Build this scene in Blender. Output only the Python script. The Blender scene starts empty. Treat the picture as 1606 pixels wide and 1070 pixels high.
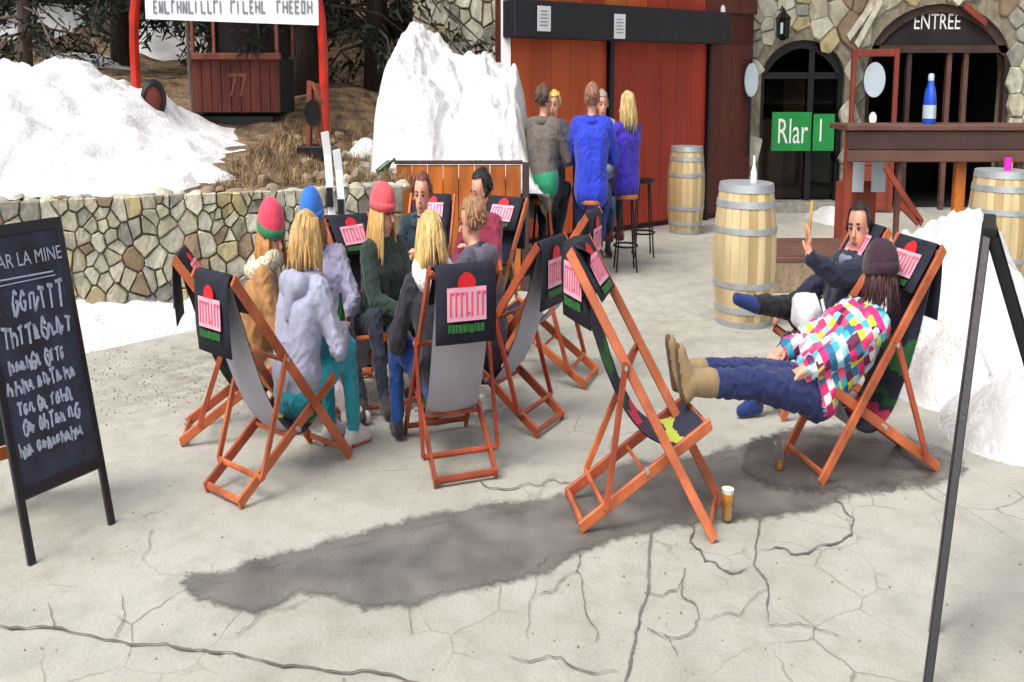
import bpy, bmesh, math, random
import numpy as np
from mathutils import Vector, Matrix, noise
from mathutils.geometry import tessellate_polygon

# ------------------------------------------------------------------ camera, sky, sun
# The picture is a wide photograph squeezed sideways; the whole place is built narrow by the same factor.
Q = 1.7
CAMH, PITCH, FPX = 1.65, math.atan(415 / 2173), 2173.0
scene = bpy.context.scene
COL = scene.collection
cam_data = bpy.data.cameras.new('camera')
cam = bpy.data.objects.new('camera', cam_data)
COL.objects.link(cam)
cam.location = (0, 0, CAMH)
cam.rotation_euler = (math.radians(90) - PITCH, 0, 0)
cam_data.sensor_width = 36
cam_data.lens = FPX / 1606 * 36
cam_data.clip_end = 500
scene.camera = cam

SUN_EL, SUN_AZ = math.radians(55), math.radians(215)     # azimuth clockwise from +Y (behind, a little left of the camera)
world = bpy.data.worlds.new('World')
scene.world = world
world.use_nodes = True
wn = world.node_tree
bg = wn.nodes['Background']
sky = wn.nodes.new('ShaderNodeTexSky')
sky.sky_type = 'NISHITA'
sky.sun_disc = False
sky.sun_elevation = SUN_EL
sky.sun_rotation = SUN_AZ
sky.air_density = 1.0
sky.dust_density = 6.0
sky.ozone_density = 0.6
hsv = wn.nodes.new('ShaderNodeHueSaturation')             # overcast: the sky is nearly white
hsv.inputs['Saturation'].default_value = 0.35
wn.links.new(sky.outputs[0], hsv.inputs['Color'])
wn.links.new(hsv.outputs[0], bg.inputs[0])
bg.inputs[1].default_value = 0.15
sun_data = bpy.data.lights.new('sun', 'SUN')
sun = bpy.data.objects.new('sun', sun_data)
COL.objects.link(sun)
sun_data.energy = 1.2
sun_data.angle = math.radians(28)
sun_data.color = (1, .94, .86)
sd = Vector((math.sin(SUN_AZ) * math.cos(SUN_EL), math.cos(SUN_AZ) * math.cos(SUN_EL), math.sin(SUN_EL)))
sun.rotation_euler = sd.to_track_quat('Z', 'Y').to_euler()
sun.location = (0, -5, 12)
scene.view_settings.view_transform = 'Standard'
scene.view_settings.look = 'None'
scene.view_settings.gamma = 1
scene.view_settings.exposure = 0.40
scene.cycles.max_bounces = 5
scene.cycles.diffuse_bounces = 3
scene.cycles.glossy_bounces = 2
scene.cycles.transparent_max_bounces = 6
scene.cycles.use_adaptive_sampling = True
scene.cycles.adaptive_threshold = 0.03

rng = random.Random(7)

# ------------------------------------------------------------------ helpers
def s2l(c):
    return c / 12.92 if c <= .04045 else ((c + .055) / 1.055) ** 2.4
def rgb(r, g, b):
    return (s2l(r / 255), s2l(g / 255), s2l(b / 255))
def W(v):
    return Vector((v[0] / Q, v[1], v[2]))
def ray(px, py):
    a, b = (px - 803) / FPX, -(py - 535) / FPX
    return Vector((a, math.cos(PITCH) + b * math.sin(PITCH), -math.sin(PITCH) + b * math.cos(PITCH)))
def G(px, py, z=0.0):                    # where the line of sight meets height z
    d = ray(px, py); t = (z - CAMH) / d.z
    return Vector((Q * d.x * t, d.y * t, z))
def GD(px, py, D):                       # where it meets depth D
    d = ray(px, py); t = D / d.y
    return Vector((Q * d.x * t, D, CAMH + d.z * t))
def fbm(p, o=4):
    return noise.fractal(Vector(p), 1.0, 2.0, o)

LOC = {}
class MB:
    def __init__(s):
        s.v, s.f, s.m = [], [], []
    def add(s, vs, fs, mi=0):
        k = len(s.v)
        s.v += [Vector(p) for p in vs]
        s.f += [tuple(i + k for i in f) for f in fs]
        s.m += [mi] * len(fs)
        return s
    def box(s, c, size, rz=0.0, mi=0, ch=0.0):
        x, y, z = [d / 2 for d in size]
        R = Matrix.Rotation(rz, 3, 'Z'); c = Vector(c)
        ch = min(ch, x * .45, y * .45, z * .45)
        if ch <= 0:
            vs = [c + R @ Vector((sx * x, sy * y, sz * z)) for sz in (-1, 1) for sy in (-1, 1) for sx in (-1, 1)]
            return s.add(vs, [(0, 2, 3, 1), (4, 5, 7, 6), (0, 1, 5, 4), (2, 6, 7, 3), (0, 4, 6, 2), (1, 3, 7, 5)], mi)
        bm = bmesh.new()
        bmesh.ops.create_cube(bm, size=1)
        for v in bm.verts: v.co = Vector((v.co.x * 2 * x, v.co.y * 2 * y, v.co.z * 2 * z))
        bmesh.ops.bevel(bm, geom=bm.edges[:], offset=ch, segments=1, affect='EDGES')
        bm.verts.index_update()
        vs = [c + R @ v.co for v in bm.verts]; fs = [[v.index for v in f.verts] for f in bm.faces]
        bm.free()
        return s.add(vs, fs, mi)
    def bar(s, p0, p1, side, ws, wn, mi=0, ch=.15):     # bar of rectangular section with softened edges
        p0, p1 = Vector(p0), Vector(p1)
        d = (p1 - p0).normalized(); side = Vector(side)
        side = (side - d * side.dot(d)).normalized(); n = d.cross(side)
        a, b = ws / 2, wn / 2; c = min(a, b) * 2 * ch
        sec = [(a, b - c), (a - c, b), (-a + c, b), (-a, b - c), (-a, -b + c), (-a + c, -b), (a - c, -b), (a, -b + c)]
        vs = [p + side * u + n * w for p in (p0, p1) for u, w in sec]
        fs = [(i, (i + 1) % 8, 8 + (i + 1) % 8, 8 + i) for i in range(8)] + [tuple(range(7, -1, -1)), tuple(range(8, 16))]
        return s.add(vs, fs, mi)
    def tube(s, pts, rad, n=8, mi=0, cap=True, flat=1.0):
        pts = [Vector(p) for p in pts]
        if not hasattr(rad, '__len__'): rad = [rad] * len(pts)
        t0 = (pts[1] - pts[0]).normalized()
        u = t0.orthogonal().normalized()
        vs = []
        for i, p in enumerate(pts):
            t = (pts[min(i + 1, len(pts) - 1)] - pts[max(i - 1, 0)]).normalized()
            u = (u - t * u.dot(t)).normalized(); w = t.cross(u)
            for k in range(n):
                a = 2 * math.pi * k / n
                vs.append(p + (u * math.cos(a) + w * math.sin(a) * flat) * rad[i])
        fs = [(i * n + k, i * n + (k + 1) % n, (i + 1) * n + (k + 1) % n, (i + 1) * n + k) for i in range(len(pts) - 1) for k in range(n)]
        if cap:
            fs += [tuple(range(n - 1, -1, -1)), tuple(range((len(pts) - 1) * n, len(pts) * n))]
        return s.add(vs, fs, mi)
    def lathe(s, prof, c, n=24, M=None, mi=0):
        c = Vector(c); M = M or Matrix.Identity(3)
        vs = [c + M @ Vector((r * math.cos(2 * math.pi * k / n), r * math.sin(2 * math.pi * k / n), z)) for r, z in prof for k in range(n)]
        fs = [(i * n + k, i * n + (k + 1) % n, (i + 1) * n + (k + 1) % n, (i + 1) * n + k) for i in range(len(prof) - 1) for k in range(n)]
        fs += [tuple(range(n - 1, -1, -1)), tuple(range((len(prof) - 1) * n, len(prof) * n))]
        return s.add(vs, fs, mi)
    def ell(s, c, r, M=None, nu=12, nv=8, mi=0, keep=None):
        c = Vector(c); M = M or Matrix.Identity(3)
        loc, fs = [], []
        for j in range(nv + 1):
            ph = math.pi * j / nv
            for i in range(nu):
                a = 2 * math.pi * i / nu
                loc.append(Vector((r[0] * math.sin(ph) * math.cos(a), r[1] * math.sin(ph) * math.sin(a), r[2] * math.cos(ph))))
        for j in range(nv):
            for i in range(nu):
                f = (j * nu + i, (j + 1) * nu + i, (j + 1) * nu + (i + 1) % nu, j * nu + (i + 1) % nu)
                if keep:
                    m = (loc[f[0]] + loc[f[1]] + loc[f[2]] + loc[f[3]]) / 4
                    if not keep(m): continue
                fs.append(f)
        return s.add([c + M @ p for p in loc], fs, mi)
    def poly(s, pts, mi=0):
        return s.add(pts, [tuple(t) for t in tessellate_polygon([[Vector(p) for p in pts]])], mi)
    def prism(s, pts, off, mi=0):         # polygon extruded by off
        n = len(pts); off = Vector(off); pts = [Vector(p) for p in pts]
        tri = [tuple(t) for t in tessellate_polygon([pts])]
        s.add(pts + [p + off for p in pts], tri + [tuple(i + n for i in t) for t in tri] + [(i, (i + 1) % n, n + (i + 1) % n, n + i) for i in range(n)], mi)
        return s
    def build(s, name, mats, parent=None, loc=(0, 0, 0), smooth=False, weld=True):
        base = LOC[parent.name] if parent else W(loc)
        me = bpy.data.meshes.new(name)
        me.from_pydata([tuple(W(p) - base) for p in s.v], [], s.f)
        if not isinstance(mats, (list, tuple)): mats = [mats]
        for m in mats: me.materials.append(m)
        me.polygons.foreach_set('material_index', s.m)
        if weld:
            bm = bmesh.new(); bm.from_mesh(me)
            bmesh.ops.remove_doubles(bm, verts=bm.verts, dist=1e-5)
            bmesh.ops.recalc_face_normals(bm, faces=bm.faces)
            bm.to_mesh(me); bm.free()
        if smooth:
            me.polygons.foreach_set('use_smooth', [True] * len(me.polygons))
            if smooth is not True: me.set_sharp_from_angle(angle=math.radians(smooth))
        me.update()
        o = bpy.data.objects.new(name, me)
        COL.objects.link(o)
        if parent:
            o.parent = parent
        else:
            o.location = base
        LOC[o.name] = base
        return o

def tag(o, label=None, cat=None, group=None, kind=None):
    if label: o['label'] = label
    if cat: o['category'] = cat
    if group: o['group'] = group
    if kind: o['kind'] = kind
    return o
def thing(name, label, cat, loc, group=None):
    o = bpy.data.objects.new(name, None)
    o.empty_display_size = .1
    COL.objects.link(o)
    o.location = W(loc); LOC[o.name] = W(loc)
    return tag(o, label, cat, group)

# ------------------------------------------------------------------ materials
def mat(name, col, rough=.8, var=.18, scale=6, bump=.25, bscale=45, metal=0.0, stretch=(1, 1, 1), col2=None, det=4, sheen=0, coat=0, spec=None, trans=0, alpha=None, dist=.006):
    m = bpy.data.materials.new(name); m.use_nodes = True
    nt = m.node_tree; N = nt.nodes; L = nt.links
    p = N['Principled BSDF']
    p.inputs['Roughness'].default_value = rough
    p.inputs['Metallic'].default_value = metal
    if sheen: p.inputs['Sheen Weight'].default_value = sheen
    if coat: p.inputs['Coat Weight'].default_value = coat
    if spec is not None: p.inputs['Specular IOR Level'].default_value = spec
    if trans: p.inputs['Transmission Weight'].default_value = trans
    tc = N.new('ShaderNodeTexCoord'); mp = N.new('ShaderNodeMapping')
    mp.inputs['Scale'].default_value = (stretch[0] * Q, stretch[1], stretch[2])
    L.new(tc.outputs['Object'], mp.inputs['Vector'])
    n1 = N.new('ShaderNodeTexNoise'); n1.inputs['Scale'].default_value = scale; n1.inputs['Detail'].default_value = det
    L.new(mp.outputs[0], n1.inputs['Vector'])
    r = N.new('ShaderNodeValToRGB')
    r.color_ramp.elements[0].position = .3; r.color_ramp.elements[1].position = .7
    a = [max(0, c * (1 - var)) for c in col]; b = [min(1, c * (1 + var)) for c in (col2 or col)]
    r.color_ramp.elements[0].color = (*a, 1); r.color_ramp.elements[1].color = (*b, 1)
    L.new(n1.outputs['Fac'], r.inputs[0]); L.new(r.outputs[0], p.inputs['Base Color'])
    if bump:
        n2 = N.new('ShaderNodeTexNoise'); n2.inputs['Scale'].default_value = bscale; n2.inputs['Detail'].default_value = 3
        L.new(mp.outputs[0], n2.inputs['Vector'])
        bp = N.new('ShaderNodeBump'); bp.inputs['Strength'].default_value = bump; bp.inputs['Distance'].default_value = dist
        L.new(n2.outputs['Fac'], bp.inputs['Height']); L.new(bp.outputs[0], p.inputs['Normal'])
    return m

M = {}
M['wood'] = mat('deckchair_wood', rgb(170, 84, 50), .5, .3, 5, .25, 60, stretch=(1, 1, 1), col2=rgb(190, 104, 62))
M['wood_deep'] = mat('deckchair_wood_deep', rgb(150, 66, 42), .5, .3, 5, .25, 60, col2=rgb(166, 80, 50))
M['wood_dark'] = mat('deckchair_wood_red', rgb(146, 54, 34), .5, .25, 5, .2, 60)
M['navy'] = mat('navy_canvas', rgb(28, 30, 46), .85, .3, 20, .3, 250)
M['sling_back'] = mat('grey_canvas', rgb(172, 172, 184), .9, .07, 5, .25, 200)
M['logo_red'] = mat('logo_red', rgb(214, 30, 40), .7, .1, 20, 0)
M['logo_pink'] = mat('logo_pink', rgb(238, 176, 196), .7, .1, 12, 0)
M['logo_rose'] = mat('logo_rose', rgb(214, 92, 120), .7, .1, 12, 0)
M['logo_green'] = mat('logo_green', rgb(44, 110, 52), .7, .15, 20, 0)
M['black'] = mat('black_paint', rgb(18, 18, 24), .34, .3, 12, .15, 80)
M['black_metal'] = mat('black_metal', rgb(24, 24, 28), .4, .3, 12, .1, 80, metal=.2)
M['slate'] = mat('chalkboard_slate', rgb(36, 38, 56), .75, .3, 7, .15, 90, col2=rgb(46, 50, 72))
M['chalk'] = mat('chalk', rgb(196, 204, 222), .95, .3, 60, 0, col2=rgb(170, 178, 200))
def snow_mat(name, lo, hi, dirt):
    m = mat(name, (lo, lo * 1.008, lo * 1.02), .8, .05, 2.5, .55, 22, col2=(hi, hi, hi * 1.008), dist=.02, det=5)
    nt = m.node_tree; N = nt.nodes; L = nt.links; p = N['Principled BSDF']; src = p.inputs['Base Color'].links[0].from_socket
    mp = [x for x in N if x.type == 'MAPPING'][0]
    a = N.new('ShaderNodeTexNoise'); a.inputs['Scale'].default_value = 48; a.inputs['Detail'].default_value = 4; L.new(mp.outputs[0], a.inputs['Vector'])
    b = N.new('ShaderNodeTexNoise'); b.inputs['Scale'].default_value = 2.2; b.inputs['Detail'].default_value = 6; L.new(mp.outputs[0], b.inputs['Vector'])
    ml = N.new('ShaderNodeMath'); ml.operation = 'MULTIPLY'; L.new(a.outputs[0], ml.inputs[0]); L.new(b.outputs[0], ml.inputs[1])
    mr = N.new('ShaderNodeMapRange'); mr.inputs[1].default_value = .30; mr.inputs[2].default_value = .40; mr.inputs[4].default_value = dirt; L.new(ml.outputs[0], mr.inputs[0])
    mx = N.new('ShaderNodeMix'); mx.data_type = 'RGBA'; L.new(mr.outputs[0], mx.inputs[0]); L.new(src, mx.inputs[6]); mx.inputs[7].default_value = (.30, .27, .23, 1)
    L.new(mx.outputs[2], p.inputs['Base Color'])
    return m
M['snow'] = snow_mat('snow', .68, .77, .35)
M['snow_old'] = snow_mat('old_snow', .60, .74, .6)
M['stone_a'] = mat('stone_pale', rgb(180, 174, 154), .92, .3, 7, .9, 22, dist=.015)
M['stone_b'] = mat('stone_grey', rgb(146, 144, 134), .92, .32, 8, .9, 22, dist=.015)
M['stone_c'] = mat('stone_ochre', rgb(178, 166, 126), .9, .25, 7, .7, 25, dist=.015)
M['stone_d'] = mat('stone_brown', rgb(140, 122, 100), .9, .28, 7, .7, 25, dist=.015)
M['stone_e'] = mat('stone_light', rgb(198, 194, 178), .92, .26, 7, .9, 22, dist=.015)
M['mortar'] = mat('mortar', rgb(138, 130, 112), .95, .35, 9, .8, 30, dist=.02)
M['earth'] = mat('earth', rgb(92, 72, 56), .95, .5, 4, 1, 26, col2=rgb(140, 116, 88), dist=.06, det=6)
M['bark'] = mat('bark', rgb(62, 52, 46), .95, .4, 5, .9, 18, stretch=(1, 1, .25), dist=.03)
M['bark_pale'] = mat('bark_pale', rgb(120, 104, 98), .95, .3, 5, .9, 18, stretch=(1, 1, .25), dist=.03)
M['needles'] = mat('needles', (.012, .02, .012), .8, .5, 3, 0, col2=(.022, .03, .018))
M['red_post'] = mat('red_steel', rgb(186, 36, 20), .45, .22, 8, .15, 60)
M['cart_red'] = mat('oxblood_boards', rgb(96, 40, 30), .7, .4, 6, .5, 30, stretch=(1, 1, .2))
M['cart_rim'] = mat('cart_rim', rgb(132, 72, 58), .6, .3, 8, .3, 40)
M['rust'] = mat('rust', rgb(120, 62, 40), .85, .4, 9, .6, 40)
M['white_sign'] = mat('white_sign', rgb(236, 238, 240), .6, .03, 3, .05, 20)
M['grey_letter'] = mat('grey_letters', rgb(120, 124, 136), .7, .1, 20, 0)
M['shut_orange'] = mat('shutter_orange', rgb(194, 80, 34), .6, .2, 1.2, .3, 30, stretch=(1, 1, .35), col2=rgb(206, 92, 42))
M['shut_red'] = mat('shutter_red', rgb(160, 48, 28), .6, .2, 1.2, .3, 30, stretch=(1, 1, .35), col2=rgb(174, 58, 34))
M['shut_dark'] = mat('shutter_dark', rgb(88, 36, 26), .6, .3, 2, .25, 30, stretch=(1, 1, .3))
M['board_orange'] = mat('orange_boards', rgb(168, 88, 26), .6, .35, 3.5, .4, 30, stretch=(1, 1, .5), col2=rgb(186, 104, 30))
M['lintel'] = mat('lintel_black', rgb(26, 25, 36), .6, .3, 5, .3, 40)
M['paper'] = mat('paper', rgb(232, 234, 238), .8, .03, 3, 0)
M['dark_wood'] = mat('dark_wood', rgb(66, 44, 40), .65, .35, 5, .4, 30, stretch=(.3, 1, 1))
M['brown_wood'] = mat('brown_wood', rgb(98, 66, 56), .65, .3, 5, .4, 30, stretch=(.3, 1, 1))
M['door_red'] = mat('door_red', rgb(128, 52, 32), .6, .3, 5, .4, 30, stretch=(1, 1, .3))
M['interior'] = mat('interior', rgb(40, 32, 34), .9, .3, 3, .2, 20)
M['oak'] = mat('oak_stave', rgb(188, 168, 128), .7, .28, 4, .5, 30, stretch=(1, 1, .25), col2=rgb(206, 186, 144))
M['oak_b'] = mat('oak_stave_dark', rgb(172, 148, 106), .7, .3, 4, .4, 30, stretch=(1, 1, .25))
M['hoop'] = mat('galvanised_hoop', rgb(168, 174, 178), .5, .15, 8, .2, 40, metal=.35)
M['barrel_head'] = mat('barrel_head', rgb(170, 168, 160), .7, .2, 6, .4, 30)
M['green_banner'] = mat('green_banner', rgb(24, 142, 66), .7, .14, 5, .1, 40)
M['white'] = mat('white', rgb(240, 240, 240), .6, .03, 4, 0)
M['pale_oval'] = mat('pale_oval', rgb(188, 204, 216), .35, .08, 4, 0)
M['beer'] = mat('beer', rgb(226, 150, 20), .15, .12, 6, 0, spec=.6)
M['foam'] = mat('foam', rgb(244, 238, 220), .9, .05, 20, .4, 90)
M['magenta'] = mat('magenta', rgb(222, 40, 190), .5, .1, 6, 0)
M['ochre_wood'] = mat('stool_wood', rgb(186, 112, 54), .5, .2, 6, .2, 40)
M['ski'] = mat('white_ski', rgb(222, 224, 232), .4, .06, 5, .1, 30)
M['green_glass'] = mat('green_glass', rgb(20, 70, 34), .15, .2, 6, 0)
M['gravel'] = mat('grit', rgb(140, 128, 112), .95, .4, 30, .6, 60)
M['damp'] = mat('damp_concrete', rgb(102, 100, 96), .5, .2, 3.2, .5, 45, col2=rgb(120, 117, 112), det=6)
M['damp_shade'] = mat('damp_shade_concrete', rgb(80, 77, 75), .4, .25, 3.2, .4, 45, col2=rgb(100, 96, 93), det=6)  # wet concrete with the shade beneath a deckchair painted into its tone
M['crack'] = mat('crack_fill', rgb(112, 105, 94), .95, .3, 14, 0)
M['glass'] = mat('dark_glass', rgb(18, 20, 26), .06, .2, 3, 0, spec=.7)

def glass_mat():
    m = bpy.data.materials.new('clear_glass'); m.use_nodes = True
    nt = m.node_tree; nt.nodes.clear()
    out = nt.nodes.new('ShaderNodeOutputMaterial'); mix = nt.nodes.new('ShaderNodeMixShader')
    t = nt.nodes.new('ShaderNodeBsdfTransparent'); g = nt.nodes.new('ShaderNodeBsdfGlossy')
    t.inputs[0].default_value = (.93, .95, .95, 1); g.inputs['Roughness'].default_value = .04
    fr = nt.nodes.new('ShaderNodeLayerWeight'); fr.inputs[0].default_value = .25
    nt.links.new(fr.outputs['Facing'], mix.inputs[0]); nt.links.new(t.outputs[0], mix.inputs[1]); nt.links.new(g.outputs[0], mix.inputs[2])
    nt.links.new(mix.outputs[0], out.inputs[0])
    return m
M['clear'] = glass_mat()

def ground_mat():
    m = bpy.data.materials.new('worn_concrete'); m.use_nodes = True
    nt = m.node_tree; N = nt.nodes; L = nt.links; p = N['Principled BSDF']
    p.inputs['Roughness'].default_value = .88
    tc = N.new('ShaderNodeTexCoord'); mp = N.new('ShaderNodeMapping'); mp.inputs['Scale'].default_value = (Q, 1, 1)
    L.new(tc.outputs['Object'], mp.inputs[0])
    def nz(scale, det=6, rough=.55):
        n = N.new('ShaderNodeTexNoise'); n.inputs['Scale'].default_value = scale; n.inputs['Detail'].default_value = det; n.inputs['Roughness'].default_value = rough
        L.new(mp.outputs[0], n.inputs['Vector']); return n
    def ramp(src, stops):
        r = N.new('ShaderNodeValToRGB'); e = r.color_ramp.elements
        while len(e) < len(stops): e.new(.5)
        for k, (pos, c) in enumerate(stops): e[k].position = pos; e[k].color = (*c, 1)
        L.new(src, r.inputs[0]); return r
    def mixc(f, a, b, mode='MIX'):
        x = N.new('ShaderNodeMix'); x.data_type = 'RGBA'; x.blend_type = mode
        if isinstance(f, float): x.inputs[0].default_value = f
        else: L.new(f, x.inputs[0])
        L.new(a, x.inputs[6])
        if isinstance(b, tuple): x.inputs[7].default_value = (*b, 1)
        else: L.new(b, x.inputs[7])
        return x.outputs[2]
    big = ramp(nz(.55, 5).outputs[0], [(.3, rgb(166, 164, 153)), (.5, rgb(180, 179, 169)), (.72, rgb(192, 191, 182))])
    mid = ramp(nz(4, 8, .65).outputs[0], [(.3, (.78, .78, .76)), (.55, (1, 1, 1)), (.75, (1.0, 1.0, 1.0))])
    fine = ramp(nz(60, 6, .7).outputs[0], [(.28, (.72, .71, .69)), (.5, (1, 1, 1)), (.78, (1, 1, 1))])
    c = mixc(.9, big.outputs[0], mid.outputs[0], 'MULTIPLY')
    c = mixc(.8, c, fine.outputs[0], 'MULTIPLY')
    # dirt with a shape of its own: grit by the wall and in the near right corner
    for (cx, cy, rad, amt) in ((-3.0, 7.7, 1.6, .55), (2.85, 3.65, .5, .6), (-1.2, 8.2, 1.4, .4), (2.0, 9.5, 2.5, .3), (-2.9, 4.8, .8, .25)):
        d = N.new('ShaderNodeVectorMath'); d.operation = 'DISTANCE'; d.inputs[1].default_value = (cx, cy, 0)
        L.new(mp.outputs[0], d.inputs[0])
        mr = N.new('ShaderNodeMapRange'); mr.inputs[1].default_value = rad * .2; mr.inputs[2].default_value = rad; mr.inputs[3].default_value = amt; mr.inputs[4].default_value = 0
        L.new(d.outputs['Value'], mr.inputs[0])
        mu = N.new('ShaderNodeMath'); mu.operation = 'MULTIPLY'; L.new(mr.outputs[0], mu.inputs[0])
        rr = ramp(nz(5, 8, .7).outputs[0], [(.38, (0, 0, 0)), (.6, (1, 1, 1))]); L.new(rr.outputs[0], mu.inputs[1])
        c = mixc(mu.outputs[0], c, rgb(118, 102, 84))
    # hairline cracks in patches
    wob = N.new('ShaderNodeMix'); wob.data_type = 'VECTOR'; wob.inputs[0].default_value = .12
    L.new(mp.outputs[0], wob.inputs[4]); L.new(nz(3, 6).outputs['Color'], wob.inputs[5])
    vo = N.new('ShaderNodeTexVoronoi'); vo.feature = 'DISTANCE_TO_EDGE'; vo.inputs['Scale'].default_value = 2.6
    L.new(wob.outputs[1], vo.inputs['Vector'])
    line = N.new('ShaderNodeMapRange'); line.inputs[1].default_value = .004; line.inputs[2].default_value = .018; line.inputs[3].default_value = 1; line.inputs[4].default_value = 0
    L.new(vo.outputs['Distance'], line.inputs[0])
    patch = ramp(nz(.9, 4).outputs[0], [(.5, (0, 0, 0)), (.62, (.75, .75, .75))])
    lm = N.new('ShaderNodeMath'); lm.operation = 'MULTIPLY'; L.new(line.outputs[0], lm.inputs[0]); L.new(patch.outputs[0], lm.inputs[1])
    c = mixc(lm.outputs[0], c, rgb(128, 118, 104))
    L.new(c, p.inputs['Base Color'])
    hs = N.new('ShaderNodeMath'); hs.operation = 'MULTIPLY_ADD'; hs.inputs[1].default_value = -.35
    L.new(lm.outputs[0], hs.inputs[0]); L.new(nz(38, 8, .7).outputs[0], hs.inputs[2])
    bp = N.new('ShaderNodeBump'); bp.inputs['Strength'].default_value = .55; bp.inputs['Distance'].default_value = .012
    L.new(hs.outputs[0], bp.inputs['Height']); L.new(bp.outputs[0], p.inputs['Normal'])
    return m
M['ground'] = ground_mat()

def print_mat():            # printed side of the deckchair slings, banded along UV.y
    m = bpy.data.materials.new('printed_canvas'); m.use_nodes = True
    nt = m.node_tree; N = nt.nodes; L = nt.links; p = N['Principled BSDF']; p.inputs['Roughness'].default_value = .85
    uv = N.new('ShaderNodeUVMap'); n = N.new('ShaderNodeTexNoise'); n.inputs['Scale'].default_value = 5; n.inputs['Detail'].default_value = 2
    L.new(uv.outputs[0], n.inputs['Vector'])
    sp = N.new('ShaderNodeSeparateXYZ'); L.new(uv.outputs[0], sp.inputs[0])
    ad = N.new('ShaderNodeMath'); ad.operation = 'MULTIPLY_ADD'; ad.inputs[1].default_value = .22; L.new(n.outputs[0], ad.inputs[0]); L.new(sp.outputs['Y'], ad.inputs[2])
    r = N.new('ShaderNodeValToRGB'); r.color_ramp.interpolation = 'CONSTANT'; e = r.color_ramp.elements
    nv = rgb(44, 48, 70)
    stops = [(0, nv), (.37, rgb(52, 120, 66)), (.46, nv), (.56, rgb(36, 96, 56)), (.60, nv), (.63, rgb(214, 60, 96)), (.72, rgb(70, 60, 84)), (.80, nv), (.90, rgb(186, 196, 80)), (.98, nv)]
    while len(e) < len(stops): e.new(.5)
    for k, (pos, c) in enumerate(stops): e[k].position = pos; e[k].color = (*c, 1)
    L.new(ad.outputs[0], r.inputs[0]); L.new(r.outputs[0], p.inputs['Base Color'])
    return m
M['print'] = print_mat()

def patchwork_mat():        # jacket of many small coloured blocks
    m = bpy.data.materials.new('patchwork_jacket'); m.use_nodes = True
    nt = m.node_tree; N = nt.nodes; L = nt.links; p = N['Principled BSDF']; p.inputs['Roughness'].default_value = .7
    tc = N.new('ShaderNodeTexCoord'); mp = N.new('ShaderNodeMapping'); mp.inputs['Scale'].default_value = (Q * 22, 17, 22); mp.inputs['Rotation'].default_value = (0, math.radians(28), 0)
    L.new(tc.outputs['Object'], mp.inputs[0])
    fl = N.new('ShaderNodeVectorMath'); fl.operation = 'FLOOR'; L.new(mp.outputs[0], fl.inputs[0])
    w = N.new('ShaderNodeTexWhiteNoise'); L.new(fl.outputs[0], w.inputs['Vector'])
    r = N.new('ShaderNodeValToRGB'); r.color_ramp.interpolation = 'CONSTANT'; e = r.color_ramp.elements
    cs = [rgb(222, 224, 232), rgb(216, 40, 120), rgb(70, 174, 194), rgb(206, 218, 66), rgb(36, 110, 150), rgb(210, 222, 232), rgb(226, 84, 130), rgb(100, 26, 70), rgb(150, 200, 224), rgb(222, 50, 110)]
    while len(e) < len(cs): e.new(.5)
    for k, c in enumerate(cs): e[k].position = k / len(cs); e[k].color = (*c, 1)
    L.new(w.outputs['Value'], r.inputs[0]); L.new(r.outputs[0], p.inputs['Base Color'])
    return m
M['patchwork'] = patchwork_mat()

_cloth = {}
def cloth(r, g, b, rough=.85, kind='c'):
    k = (r, g, b, kind)
    if k not in _cloth:
        if kind == 'hair': _cloth[k] = mat(f'hair_{r}_{g}_{b}', rgb(r, g, b), .55, .45, 14, .6, 60, stretch=(3, 3, .3), dist=.01)
        elif kind == 'skin': _cloth[k] = mat(f'skin_{r}_{g}_{b}', rgb(r, g, b), .55, .12, 9, .15, 90)
        elif kind == 'fur': _cloth[k] = mat(f'fur_{r}_{g}_{b}', rgb(r, g, b), .95, .3, 18, 1, 50, dist=.02)
        else: _cloth[k] = mat(f'cloth_{r}_{g}_{b}', rgb(r, g, b), rough, .16, 7, .45, 28, dist=.01, sheen=.15)
    return _cloth[k]

def text_verts(s, size, font_shear=0):
    cu = bpy.data.curves.new('lettering_tmp', 'FONT'); cu.body = s; cu.size = size; cu.align_x = 'CENTER'; cu.align_y = 'CENTER'; cu.resolution_u = 2; cu.shear = font_shear
    o = bpy.data.objects.new('lettering_tmp', cu); COL.objects.link(o)
    dg = bpy.context.evaluated_depsgraph_get()
    me = bpy.data.meshes.new_from_object(o.evaluated_get(dg))
    vs = [v.co.copy() for v in me.vertices]; fs = [tuple(p.vertices) for p in me.polygons]
    bpy.data.objects.remove(o); bpy.data.curves.remove(cu); bpy.data.meshes.remove(me)
    return vs, fs
def text_on(mb, s, size, c, right, up, off=0.0, wide=1.0, mi=0):
    vs, fs = text_verts(s, size); c = Vector(c); right = Vector(right).normalized(); up = Vector(up).normalized(); n = right.cross(up)
    mb.add([c + right * v.x * wide + up * v.y + n * off for v in vs], fs, mi)

# ------------------------------------------------------------------ ground
g = MB()
g.add([(-130, -60, 0), (130, -60, 0), (130, 170, 0), (-130, 170, 0)], [(0, 1, 2, 3)])
ground = tag(g.build('ground', M['ground']), 'pale cracked concrete of the terrace', kind='structure')

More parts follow.
